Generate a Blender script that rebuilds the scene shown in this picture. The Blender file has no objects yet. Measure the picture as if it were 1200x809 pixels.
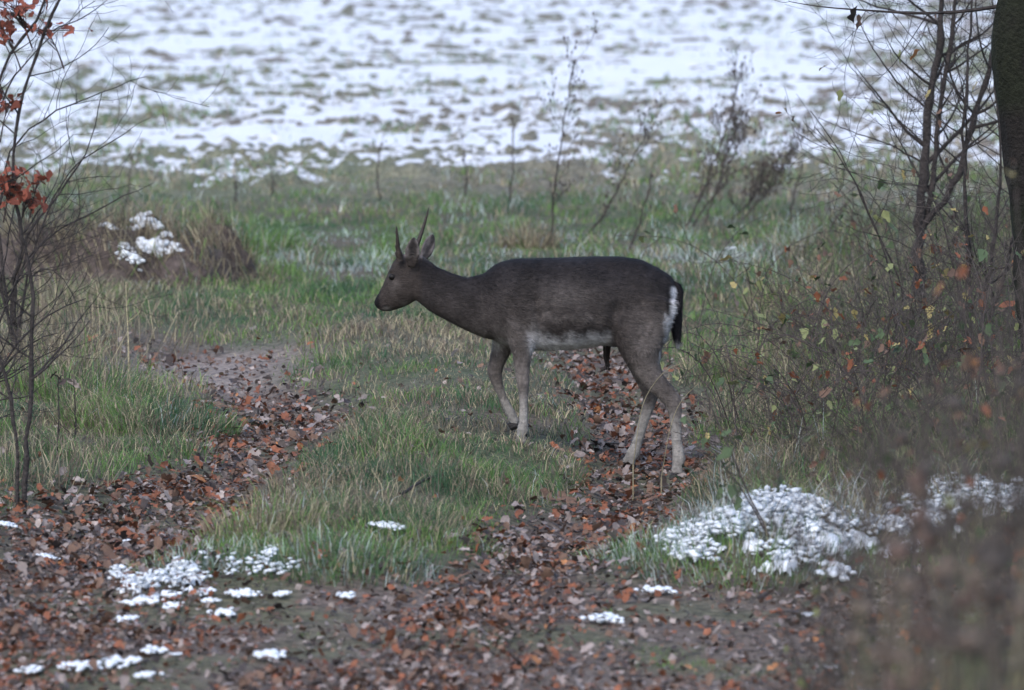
import bpy, math, random
import numpy as np
from mathutils import Vector, Matrix

# ------------------------------------------------------------------ camera, sky, sun, exposure
S = bpy.context.scene
CAM_H, FPX, PITCH = 2.49, 6625.0, math.atan(524.5 / 6625.0)
cam_d = bpy.data.cameras.new('camera'); cam = bpy.data.objects.new('camera', cam_d)
S.collection.objects.link(cam); S.camera = cam
cam.location = (0, 0, CAM_H); cam.rotation_euler = (math.pi / 2 - PITCH, 0, 0)
cam_d.sensor_width = 36; cam_d.lens = 36 * FPX / 1200
cam_d.clip_start = 0.5; cam_d.clip_end = 3000
cam_d.dof.use_dof = True; cam_d.dof.focus_distance = 25.8; cam_d.dof.aperture_fstop = 4.8

SUN_EL, SUN_AZ = math.radians(48), math.radians(205)      # azimuth clockwise from +Y
W = bpy.data.worlds.new('World'); S.world = W; W.use_nodes = True
nt = W.node_tree; bg = nt.nodes['Background']
sky = nt.nodes.new('ShaderNodeTexSky'); sky.sky_type = 'NISHITA'; sky.sun_disc = False
sky.sun_elevation = SUN_EL; sky.sun_rotation = SUN_AZ
sky.air_density = 1.0; sky.dust_density = 2.0; sky.ozone_density = 1.0
hsv = nt.nodes.new('ShaderNodeHueSaturation'); hsv.inputs['Saturation'].default_value = 1.08
nt.links.new(sky.outputs[0], hsv.inputs['Color']); nt.links.new(hsv.outputs[0], bg.inputs['Color'])
bg.inputs['Strength'].default_value = 0.13
sun_d = bpy.data.lights.new('sun', 'SUN'); sun_d.energy = 0.5; sun_d.angle = math.radians(30)
sun_d.color = (1, 0.98, 0.95)
sun = bpy.data.objects.new('sun', sun_d); S.collection.objects.link(sun)
sd = Vector((math.sin(SUN_AZ) * math.cos(SUN_EL), math.cos(SUN_AZ) * math.cos(SUN_EL), math.sin(SUN_EL)))
sun.rotation_euler = sd.to_track_quat('Z', 'Y').to_euler()
S.view_settings.view_transform = 'Standard'; S.view_settings.look = 'None'
S.view_settings.exposure = 1.36; S.view_settings.gamma = 1.0
S.cycles.max_bounces = 5; S.cycles.diffuse_bounces = 3; S.cycles.transmission_bounces = 3

# ------------------------------------------------------------------ helpers
C = S.collection
rng = np.random.default_rng(7); random.seed(7)

def ray(px, py):
    u = (px - 600) / FPX; v = (404.5 - py) / FPX
    cp, sp = math.cos(PITCH), math.sin(PITCH)
    return np.array([u, cp + v * sp, -sp + v * cp])
def at(px, py, Y):                       # the world point at distance Y seen at a pixel of the photograph
    d = ray(px, py); return np.array([0, 0, CAM_H]) + d * (Y / d[1])
def sstep(a, b, x):
    t = np.clip((np.asarray(x, float) - a) / (b - a), 0, 1); return t * t * (3 - 2 * t)
def hash2(i, j, s):
    h = (i.astype(np.int64) * 374761393 + j.astype(np.int64) * 668265263 + s * 974634777) & 0xffffffff
    h = ((h ^ (h >> 13)) * 1274126177) & 0xffffffff
    return ((h ^ (h >> 16)) & 0xffffff) / float(0xffffff)
def vnoise(x, y, s=0):
    x = np.asarray(x, float); y = np.asarray(y, float)
    i = np.floor(x); j = np.floor(y); fx = x - i; fy = y - j
    fx = fx * fx * (3 - 2 * fx); fy = fy * fy * (3 - 2 * fy)
    a = hash2(i, j, s); b = hash2(i + 1, j, s); c = hash2(i, j + 1, s); d = hash2(i + 1, j + 1, s)
    return (a * (1 - fx) + b * fx) * (1 - fy) + (c * (1 - fx) + d * fx) * fy
def fbm(x, y, s=0, o=3):
    t = 0; a = 1; n = 0
    for k in range(o):
        t = t + a * vnoise(x * 2 ** k + 17.3 * k, y * 2 ** k - 9.1 * k, s + k); n += a; a *= .5
    return t / n
def mesh_np(name, V, T, col=None, smooth=True):
    V = np.asarray(V, np.float32); T = np.asarray(T, np.int32)
    k = T.shape[1]
    me = bpy.data.meshes.new(name)
    me.vertices.add(len(V)); me.vertices.foreach_set('co', V.ravel())
    me.loops.add(T.size); me.loops.foreach_set('vertex_index', T.ravel())
    me.polygons.add(len(T)); me.polygons.foreach_set('loop_start', np.arange(len(T), dtype=np.int32) * k)
    me.polygons.foreach_set('use_smooth', np.full(len(T), smooth))
    me.update(calc_edges=True)
    if col is not None:
        c = np.ones((len(V), 4), np.float32); c[:, :3] = col
        a = me.attributes.new('col', 'FLOAT_COLOR', 'POINT'); a.data.foreach_set('color', c.ravel())
    return me
def link(name, me, mat=None, parent=None, loc=None):
    o = bpy.data.objects.new(name, me); C.objects.link(o)
    if mat is not None and me is not None and len(me.materials) == 0: me.materials.append(mat)
    if parent is not None: o.parent = parent
    if loc is not None: o.location = loc
    return o
def tag(o, label=None, cat=None, group=None, kind=None):
    if label: o['label'] = label
    if cat: o['category'] = cat
    if group: o['group'] = group
    if kind: o['kind'] = kind
    return o
def thing(name, label, cat, loc, group=None):
    return tag(link(name, None, loc=tuple(loc)), label, cat, group)

class MB:                                # collects tubes and triangles into one mesh
    def __init__(s): s.v = []; s.f = []; s.c = []; s.n = 0
    def add(s, V, F, col=(.1, .1, .1)):
        V = np.asarray(V, float); s.v.append(V); s.f.append(np.asarray(F, int) + s.n); s.n += len(V)
        s.c.append(np.broadcast_to(np.asarray(col, float), (len(V), 3)))
    def tube(s, P, R, k=5, col=(.1, .1, .1)):
        P = np.asarray(P, float); n = len(P); R = np.broadcast_to(np.asarray(R, float), (n,))
        T = np.gradient(P, axis=0); T /= np.linalg.norm(T, axis=1)[:, None] + 1e-9
        ref = np.array([0.31, 0.95, 0.1]) if abs(T[0] @ np.array([0.31, .95, .1])) < .9 else np.array([1., 0, 0])
        A = np.cross(T, ref); A /= np.linalg.norm(A, axis=1)[:, None] + 1e-9
        B = np.cross(T, A); th = np.arange(k) * 2 * np.pi / k
        V = P[:, None] + R[:, None, None] * (np.cos(th)[None, :, None] * A[:, None] + np.sin(th)[None, :, None] * B[:, None])
        i = np.arange(n - 1)[:, None] * k; j = np.arange(k)[None]; j2 = (j + 1) % k
        a = (i + j).ravel(); b = (i + j2).ravel(); c = (i + k + j2).ravel(); d = (i + k + j).ravel()
        F = np.concatenate([np.stack([a, b, c], 1), np.stack([a, c, d], 1)])
        s.add(V.reshape(-1, 3), F, col)
    def mesh(s, name, off=(0, 0, 0), smooth=True):
        return mesh_np(name, np.concatenate(s.v) - np.asarray(off, float), np.concatenate(s.f), np.concatenate(s.c), smooth)
    def build(s, name, mat, parent=None, off=(0, 0, 0), smooth=True):
        return link(name, s.mesh(name, off, smooth), mat, parent)

# ------------------------------------------------------------------ materials
def new_mat(name):
    m = bpy.data.materials.new(name); m.use_nodes = True
    return m, m.node_tree, m.node_tree.nodes['Principled BSDF']
def mat_col(name, rough=.8, var=.5, vscale=30, bump=0, bscale=60, transl=0, spec=.3, stretch=None):
    m, t, p = new_mat(name)
    at_ = t.nodes.new('ShaderNodeAttribute'); at_.attribute_name = 'col'
    tc = t.nodes.new('ShaderNodeTexCoord'); nz = t.nodes.new('ShaderNodeTexNoise')
    nz.inputs['Scale'].default_value = vscale; nz.inputs['Detail'].default_value = 4
    src = tc.outputs['Object']
    if stretch:
        mp = t.nodes.new('ShaderNodeMapping'); mp.inputs['Scale'].default_value = stretch
        t.links.new(src, mp.inputs['Vector']); src = mp.outputs[0]
    t.links.new(src, nz.inputs['Vector'])
    mr = t.nodes.new('ShaderNodeMapRange'); mr.inputs['From Min'].default_value = .25; mr.inputs['From Max'].default_value = .75
    mr.inputs['To Min'].default_value = 1 - var; mr.inputs['To Max'].default_value = 1 + var
    t.links.new(nz.outputs['Fac'], mr.inputs['Value'])
    mu = t.nodes.new('ShaderNodeVectorMath'); mu.operation = 'SCALE'
    t.links.new(at_.outputs['Color'], mu.inputs[0]); t.links.new(mr.outputs[0], mu.inputs['Scale'])
    t.links.new(mu.outputs[0], p.inputs['Base Color'])
    p.inputs['Roughness'].default_value = rough; p.inputs['Specular IOR Level'].default_value = spec
    if bump:
        n2 = t.nodes.new('ShaderNodeTexNoise'); n2.inputs['Scale'].default_value = bscale; n2.inputs['Detail'].default_value = 5
        t.links.new(src, n2.inputs['Vector'])
        b = t.nodes.new('ShaderNodeBump'); b.inputs['Strength'].default_value = bump; b.inputs['Distance'].default_value = .02
        t.links.new(n2.outputs['Fac'], b.inputs['Height']); t.links.new(b.outputs[0], p.inputs['Normal'])
    if transl:
        tr = t.nodes.new('ShaderNodeBsdfTranslucent'); t.links.new(mu.outputs[0], tr.inputs['Color'])
        mx = t.nodes.new('ShaderNodeMixShader'); mx.inputs[0].default_value = transl
        out = t.nodes['Material Output']
        t.links.new(p.outputs[0], mx.inputs[1]); t.links.new(tr.outputs[0], mx.inputs[2]); t.links.new(mx.outputs[0], out.inputs['Surface'])
    return m
M_ground = mat_col('soil_and_litter', .95, .65, 26, 1.0, 38, spec=.15)
M_grass = mat_col('grass_blades', .6, .25, 8, transl=.25)
M_leaf = mat_col('leaf_litter', .6, .35, 60, .3, 90, transl=.1)
M_bark = mat_col('bark', .9, .5, 40, .8, 70, spec=.2)
M_coat = mat_col('deer_coat', .75, .28, 26, .35, 55, spec=.12, stretch=(1, 2.5, 2.5))
M_hair = mat_col('deer_hair', .7, .3, 40, spec=.15)
M_horn = mat_col('antler_bone', .55, .3, 60, .4, 120)
M_soilheap = mat_col('soil_heap', .95, .6, 18, 1, 30, spec=.15)
def snow_mat():
    m, t, p = new_mat('snow')
    tc = t.nodes.new('ShaderNodeTexCoord'); n = t.nodes.new('ShaderNodeTexNoise'); n.inputs['Scale'].default_value = 22; n.inputs['Detail'].default_value = 5
    t.links.new(tc.outputs['Object'], n.inputs['Vector'])
    r = t.nodes.new('ShaderNodeValToRGB'); r.color_ramp.elements[0].color = (.56, .58, .62, 1); r.color_ramp.elements[1].color = (.72, .73, .75, 1)
    t.links.new(n.outputs['Fac'], r.inputs[0]); t.links.new(r.outputs[0], p.inputs['Base Color'])
    p.inputs['Roughness'].default_value = .6; p.inputs['Specular IOR Level'].default_value = .2
    b = t.nodes.new('ShaderNodeBump'); b.inputs['Strength'].default_value = .5; b.inputs['Distance'].default_value = .015
    t.links.new(n.outputs['Fac'], b.inputs['Height']); t.links.new(b.outputs[0], p.inputs['Normal'])
    return m
M_snow = snow_mat()
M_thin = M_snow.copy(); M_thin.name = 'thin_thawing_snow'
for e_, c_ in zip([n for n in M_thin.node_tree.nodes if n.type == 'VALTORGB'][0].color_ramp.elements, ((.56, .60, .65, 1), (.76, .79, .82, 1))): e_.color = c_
def eye_mat():
    m, t, p = new_mat('eye'); p.inputs['Base Color'].default_value = (.006, .005, .005, 1); p.inputs['Roughness'].default_value = .45; p.inputs['Specular IOR Level'].default_value = .2; return m
M_eye = eye_mat()

# ------------------------------------------------------------------ terrain
YL = [0, 17, 19, 20.1, 22.9, 25.4, 28, 30.3, 33, 60]; XL = [-2.4, -1.9, -1.75, -1.64, -1.5, -1.12, -1.2, -1.67, -2.4, -6]
YR = [0, 17, 19.2, 21.4, 23, 24.6, 27, 31.1, 34, 60]; XR = [-1, -.5, -.17, .13, .42, .64, .62, .49, .4, -3]
def rutL(y): return np.interp(y, YL, XL)
def rutR(y): return np.interp(y, YR, XR)
def ruts(x, y):                          # 0..1 closeness to the wheel ruts
    wl = .30 + .10 * np.sin(y * 1.7); wr = .25 + .05 * np.sin(y * 2.3 + 1)
    wl = wl + .16 * sstep(25, 22.5, y)
    l = np.exp(-((x - rutL(y)) / wl) ** 2) * sstep(32.5, 30.5, y)
    r = np.exp(-((x - rutR(y)) / wr) ** 2) * sstep(34, 31.5, y)
    return l, r
def height(x, y):
    x = np.asarray(x, float); y = np.asarray(y, float)
    h = .85 * sstep(15.5, 1, y)
    near = sstep(19.5, 21.5, y) * sstep(36, 31, y)
    l, r = ruts(x, y)
    xm = (rutL(y) + rutR(y)) / 2
    h = h + near * (.12 * np.exp(-((x - xm) / .5) ** 2) - .06 * l - .075 * r)
    h = h + .17 * np.exp(-((x - 1.0) / .36) ** 2 - ((y - 21.25) / .5) ** 2)        # tussock under the snow
    h = h + .10 * np.exp(-((x - 1.75) / .3) ** 2 - ((y - 21.6) / .45) ** 2)
    h = h + .10 * sstep(1.2, 2.2, x) * sstep(45, 35, y) + .10 * sstep(-1.7, -2.6, x - .3 * np.sin(y * .4)) * near
    h = h + .06 * (fbm(x * 1.1, y * 1.1, 3) - .5) * sstep(8, 17, y)
    h = h + .10 * (fbm(x * .25, y * .25, 9) - .5) * sstep(30, 40, y)
    return h
def clods(x, y):
    w = sstep(70, 110, y)
    c = (1 - w) * (fbm(x / .19, y / .36, 21, 4) - .5) + w * 1.2 * (fbm(x / .30, y / .75, 22, 3) - .5)
    big = fbm(x / 1.1, y / 1.0, 25, 2) - .5
    furrow = .5 * (vnoise(x * .12, y / 1.6, 31) - .5) + .4 * (vnoise(x * .25, y / .8, 33) - .5)
    return (.30 * c + .09 * big + .05 * furrow) * (.5 + .5 * sstep(46, 51, y))
def snow_level(x, y):
    s = x / (y * .0906)                  # across the view, -1..1 at the frame edges
    lv = .006 + .030 * sstep(54, 68, y) + .012 * sstep(80, 110, y)
    lv = lv + .035 * np.exp(-((y - (51.8 + .8 * np.sin(x * .6))) / 1.5) ** 2) * sstep(.3, -.2, s)
    lv = lv + .018 * np.exp(-((y - 57.5) / 2.5) ** 2)
    lv = lv - .035 * sstep(.5, .9, s) * sstep(58, 70, y) * (.3 + fbm(x * .2, y * .06, 5))
    lv = lv + .05 * (fbm(x / 2.4, y / 3, 41, 3) - .5) + .05 * (fbm(x / 1.6, y / .9, 47, 2) - .5)
    lv = lv - .028 * sstep(56, 51, y) - .35 * sstep(51.5, 47.5, y + 3.5 * (fbm(x * .9, y * .4, 44) - .5) * 2)
    return lv
# shared fan-shaped grid of rows and columns
rows = [-40, -20, -8, 0, 6, 10, 13, 15, 16.4]
y = 17.0
while y < 160:
    rows.append(y); y += max(.17 if y < 46 else .085, 3.9e-5 * y * y)
rows += [170, 185, 210, 250, 320, 450, 700, 1200]
rows = np.array(rows)
fine = np.linspace(-1.22, 1.22, 480)
cols = np.concatenate([[-60, -25, -10, -5, -3, -2.2, -1.7, -1.45], fine, [1.45, 1.7, 2.2, 3, 5, 10, 25, 60]])
half = np.maximum(rows, 12) * .0906
def grid(rmask):
    r = rows[rmask]; hw = half[rmask]
    X = cols[None] * hw[:, None]; Y = np.broadcast_to(r[:, None], X.shape)
    n, k = X.shape
    a = (np.arange(n - 1)[:, None] * k + np.arange(k - 1)[None]).ravel()
    return X, Y, np.stack([a, a + 1, a + k + 1, a + k], 1)
X, Y, F = grid(np.ones(len(rows), bool))
fz = sstep(44, 50, Y)
H = height(X, Y) + clods(X, Y) * fz * sstep(700, 200, Y)
l, r = ruts(X, Y); rt = np.clip(np.maximum(l, r) * 1.6, 0, 1)
n1 = fbm(X * 2.2, Y * 1.6, 51); n2 = fbm(X * .8, Y * .5, 53)
green = np.array([.075, .085, .05]); brown = np.array([.115, .088, .072]); dirt = np.array([.22, .185, .165]); dark = np.array([.035, .028, .024])
mixb = np.clip(.35 + 1.6 * (n1 - .5) + 1.2 * (n2 - .5), 0, 1)[..., None]
col = green * (1 - mixb) + brown * mixb
fg = np.clip(np.maximum(rt, sstep(20.8, 19.8, Y)), 0, 1)[..., None]
moss = sstep(.45, .62, fbm(X * 1.7, Y * 1.7, 57))[..., None]
col = col * (1 - fg) + ((brown * .75 + dirt * .4 * n1[..., None]) * (1 - .6 * moss) + np.array([.085, .095, .052]) * .6 * moss) * fg
bare = np.exp(-((X + 1.62) / .5) ** 2 - ((Y - 29.9) / 1.3) ** 2)[..., None]
col = col * (1 - bare) + (dirt * 1.1 * (.6 + .8 * n1[..., None])) * bare
fieldmix = np.clip(.5 + 2.2 * (fbm(X / 2.5, Y / 5, 55) - .5), 0, 1)[..., None]
fcol = np.array([.15, .16, .105]) * fieldmix + np.array([.17, .145, .125]) * (1 - fieldmix)
f3 = fz[..., None]
col = col * (1 - f3) + fcol * f3
ground = link('ground', mesh_np('ground', np.stack([X, Y, H], -1).reshape(-1, 3), F, col.reshape(-1, 3)), M_ground)
tag(ground, kind='structure')
X, Y, F = grid(rows > 46)
base = height(X, Y)
Hs = base + snow_level(X, Y) + .05 * (fbm(X / .45, Y / .8, 61, 2) - .5) + .12 * clods(X, Y)
snowf = link('snow_cover', mesh_np('snow_cover', np.stack([X, Y, Hs], -1).reshape(-1, 3), F), M_snow)
tag(snowf, 'thin broken snow lying over the ploughed field', 'snow', kind='stuff')

def hit(px, py):                         # where the line of sight meets the ground
    d = ray(px, py); lo, hi = 5.0, 400.0
    ts = np.concatenate([np.arange(14, 60, .02)])
    P = np.array([0, 0, CAM_H]) + d[None] * (ts / d[1])[:, None]
    b = np.nonzero(P[:, 2] < height(P[:, 0], P[:, 1]))[0]
    return P[b[0]] if len(b) else P[-1]
def gz(x, y): return float(height(np.array([x]), np.array([y]))[0])

# ------------------------------------------------------------------ fallow deer
DY = 25.0
droot_xy = at(690, 545, DY)
DR = np.array([droot_xy[0], DY, 0.0])
def dp(px, py, yoff=0.0):                # deer-local point from a side-view pixel
    p = at(px, py, DY); return np.array([p[0] - DR[0], yoff, p[2]])
def ring_loft(mb, secs, k=22, p=2.3, yaw=0.0):
    V = []; n = len(secs)
    th = np.arange(k) * 2 * np.pi / k
    cs = np.sign(np.cos(th)) * np.abs(np.cos(th)) ** (2 / p); sn = np.sign(np.sin(th)) * np.abs(np.sin(th)) ** (2 / p)
    for (t, b, w, y0) in secs:
        T = dp(*t); B = dp(*b); c = (T + B) / 2; u = (T - B) / 2
        side = np.array([math.sin(yaw) * w, math.cos(yaw) * w, 0]); c = c + np.array([0, y0, 0])
        V.append(c + cs[:, None] * u + sn[:, None] * side)
    V = np.concatenate(V)
    i = np.arange(n - 1)[:, None] * k; j = np.arange(k)[None]; j2 = (j + 1) % k
    a = (i + j).ravel(); b = (i + j2).ravel(); c = (i + k + j2).ravel(); d = (i + k + j).ravel()
    F = [np.stack([a, b, c], 1), np.stack([a, c, d], 1)]
    c0 = V[:k].mean(0); c1 = V[-k:].mean(0); m = len(V); V = np.concatenate([V, [c0, c1]])
    jj = np.arange(k); F.append(np.stack([np.full(k, m), (jj + 1) % k, jj], 1))
    F.append(np.stack([np.full(k, m + 1), (n - 1) * k + jj, (n - 1) * k + (jj + 1) % k], 1))
    mb.add(V, np.concatenate(F))
def secs(lst, y0=None): return [((a, b), (c, d), w, (y if y0 is None else y0)) for (a, b, c, d, w, y) in lst]
D = MB()
ring_loft(D, secs([(553,333,560,385,.07,0),(566,321,572,395,.10,0),(582,309,588,403,.135,0),(604,303.5,610,410,.16,0),(635,302.5,635,411,.18,0),
    (668,301.5,668,410,.19,0),(700,300.5,700,407,.185,0),(726,300.5,728,407,.17,0),(750,304,752,411,.16,0),(771,312.5,769,412,.14,0),(786,323,780,402,.105,0),(795,336,786,382,.055,0)]), 28)
yw = math.radians(20)
def hy(px): return .015 + (492 - px) / 265 * math.tan(yw)
ring_loft(D, secs([(493,298,486,351,.048,.012),(512,313,503,365,.052,.01),(530,320.5,523,376,.058,.005),(548,325.5,545,387,.072,0),(566,321,566,396,.09,0),(592,309,592,402,.115,0)]), 24)
hs = [(493,301,494,346,.040),(481,297,484,355,.056),(470,298.5,475,360,.057),(462,306,469,362.5,.052),(457,316,464.5,364,.045),(452,327,460,365.5,.036),(448,336.5,456,366.5,.031),(444,344,451,367,.028),(440.5,350,446.5,366,.026),(438.5,354,442,363,.019),(438.3,357,439.5,360.5,.008)]
ring_loft(D, secs([(a, b, c, d, w, hy((a + c) / 2)) for a, b, c, d, w in hs]), 22, 2.15, yw)
def ellip(c, r, k=14):
    th = np.linspace(0, np.pi, k // 2 + 2)[1:-1]; ph = np.arange(k) * 2 * np.pi / k
    V = np.array([[math.sin(t) * math.cos(q), math.sin(t) * math.sin(q), math.cos(t)] for t in th for q in ph]) * r + c
    n = len(th); F = []
    for i in range(n - 1):
        for j in range(k):
            a, b, c2, d = i * k + j, i * k + (j + 1) % k, (i + 1) * k + (j + 1) % k, (i + 1) * k + j
            F += [[a, d, c2], [a, c2, b]]
    V = np.concatenate([V, [c + np.array([0, 0, r[2]]), c - np.array([0, 0, r[2]])]]); m = len(V)
    for j in range(k):
        F += [[m - 2, j, (j + 1) % k], [m - 1, (n - 1) * k + (j + 1) % k, (n - 1) * k + j]]
    return V, np.array(F)
def head_side(px, py, s, w):             # a point on the near (s=-1) or far (s=1) side of the yawed head
    p = dp(px, py, hy(px)); return p + np.array([math.sin(yw) * w * s, math.cos(yw) * w * s, 0])
for s in (-1, 1):                        # brow ridge and cheek
    D.add(*ellip(head_side(465 if s < 0 else 460, 317.5, s, .039), np.array([.020, .012, .009])))
    D.add(*ellip(head_side(476, 335, s, .036), np.array([.045, .018, .05])))
LEG = {}
LEG['fn'] = [(584,350,630,368,.045,-.105),(589,378,629,386,.05,-.105),(595,395,627,401,.046,-.10),(599.5,410,624,412,.037,-.098),(602.5,428,621,428,.030,-.096),(604.5,441,620.5,441,.028,-.095),(605.5,448,620.5,449,.028,-.095),(607.5,458,619.5,458,.021,-.095),(608.5,475,618.5,475,.018,-.095),(608,491,618.8,491,.019,-.095),(605.5,501,620,503,.023,-.095),(605,509,617,511,.020,-.095),(603.5,516,618,519,.023,-.095)]
LEG['ff'] = [(574,372,614,385,.045,.10),(576,395,609,403,.046,.10),(576,411,600,414,.036,.098),(573,425,592,428,.030,.096),(570.5,436,588,441,.028,.095),(572,444,589,446,.027,.095),(577,455,589.5,451.5,.021,.095),(582.5,466,592.5,462,.018,.095),(588.5,479,598,475,.018,.095),(592.5,488.5,604,484,.022,.095),(596.5,496,606,490,.019,.095),(601,504,609,497,.021,.095)]
LEG['hn'] = [(714,335,795,352,.075,-.085),(714,362,787,376,.082,-.09),(716,386,779,394,.078,-.095),(720,402,775,408,.068,-.10),(730,419,773,423,.054,-.10),(742,436,777,438,.042,-.10),(754,450,788,450,.034,-.10),(767,462,796,461,.029,-.10),(777,471,798.5,468,.027,-.10),(782.5,482,798.5,479,.022,-.10),(784.5,495,798,494,.019,-.10),(785.5,511,798,510,.0185,-.10),(786.5,523,800,523,.020,-.10),(787,532,803,535,.025,-.10),(787,542,800,545,.021,-.10),(785,551,802,555,.024,-.10)]
LEG['hf'] = [(716,365,780,378,.07,.085),(719,390,770,400,.064,.095),(726,412,764,418,.05,.10),(736,432,764,434,.041,.10),(745,449,768,449,.034,.10),(752,461,773,461,.029,.10),(754,471,772,469,.026,.10),(752.5,482,767.5,481,.021,.10),(748,497,761,497,.0185,.10),(744,511,756.5,512,.0185,.10),(740,523,752.5,525,.020,.10),(734.5,531,750,536,.025,.10),(732,538,745,543,.021,.10),(728,544,745,549,.024,.10)]
for k_, L in LEG.items(): ring_loft(D, secs(L), 16, 2.1)
# ears, cupped shells tapering to a rounded tip
def ear(base, tip, wid, yb, yt, face):
    B = dp(*base, yb); T = dp(*tip, yt); ax = T - B; ln = np.linalg.norm(ax)
    fr = np.array(face, float); fr -= ax * (fr @ ax) / ln ** 2; fr /= np.linalg.norm(fr); sd_ = np.cross(ax / ln, fr)
    prof = [(0, .42), (.12, .60), (.3, .90), (.5, 1.0), (.68, .90), (.84, .62), (.95, .30), (1, .08)]
    V = []; k = 16
    for t, w in prof:
        c = B + ax * t
        for j in range(k):
            a = 2 * np.pi * j / k; s_ = math.cos(a) * w * wid
            cup = .55 * wid * (abs(math.cos(a)) ** 2) * w
            off = (.012 if math.sin(a) > 0 else -.012) * abs(math.sin(a)) * (.4 + .6 * w)
            V.append(c + sd_ * s_ + fr * (cup + off - .35 * wid * w))
    n = len(prof); F = []
    for i in range(n - 1):
        for j in range(k):
            a, b, c2, d = i * k + j, i * k + (j + 1) % k, (i + 1) * k + (j + 1) % k, (i + 1) * k + j
            F += [[a, b, c2], [a, c2, d]]
    V += [B, T]; m = len(V)
    for j in range(k): F += [[m - 2, (j + 1) % k, j], [m - 1, (n - 1) * k + j, (n - 1) * k + (j + 1) % k]]
    D.add(np.array(V), np.array(F))
ear((482,314), (485.5,276), .036, -.05, -.10, (-.1, -1, -.05))
ear((494,308), (508,275.5), .034, .075, .115, (.55, -1, 0))
raw = link('raw', D.mesh('raw'))
mr = raw.modifiers.new('r', 'REMESH'); mr.mode = 'VOXEL'; mr.voxel_size = .0070
ms = raw.modifiers.new('s', 'SMOOTH'); ms.factor = .5; ms.iterations = 5
dg = bpy.context.evaluated_depsgraph_get(); dg.update()
body_me = bpy.data.meshes.new_from_object(raw.evaluated_get(dg)); body_me.name = 'body'
bpy.data.objects.remove(raw)
n = len(body_me.vertices); BV = np.zeros(n * 3, np.float32); body_me.vertices.foreach_get('co', BV); BV = BV.reshape(-1, 3).astype(float)
# gentle relief: ribs, muscles
BN = np.zeros(n * 3, np.float32); body_me.vertices.foreach_get('normal', BN); BN = BN.reshape(-1, 3).astype(float)
def to_px(P):
    # invert dp for the side view
    x = P[:, 0] + DR[0]; z = P[:, 2]
    cp, sp = math.cos(PITCH), math.sin(PITCH)
    a = (z - CAM_H); depth = DY * cp - a * sp; up = DY * sp + a * cp
    return 600 + FPX * x / depth, 404.5 - FPX * up / depth
PX, PY = to_px(BV)
tors = sstep(570, 600, PX) * sstep(790, 760, PX) * sstep(415, 395, PY) * sstep(300, 315, PY)
rel = .015 * (fbm(PX / 26, PY / 34, 71) - .5) * 2 * tors
rel -= .010 * np.exp(-((PX - (628 + (PY - 360) * .12)) / 5) ** 2) * sstep(330, 350, PY) * sstep(405, 390, PY)      # behind the shoulder
rel -= .011 * np.exp(-((PX - (717 - (PY - 370) * .25)) / 7) ** 2) * sstep(345, 365, PY) * sstep(415, 395, PY)      # flank before the thigh
rel += .0015 * (vnoise(PX / 2.0, PY / 3.0, 77) - .5)
BV = BV + BN * rel[:, None]
body_me.vertices.foreach_set('co', BV.astype(np.float32).ravel()); 
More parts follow.
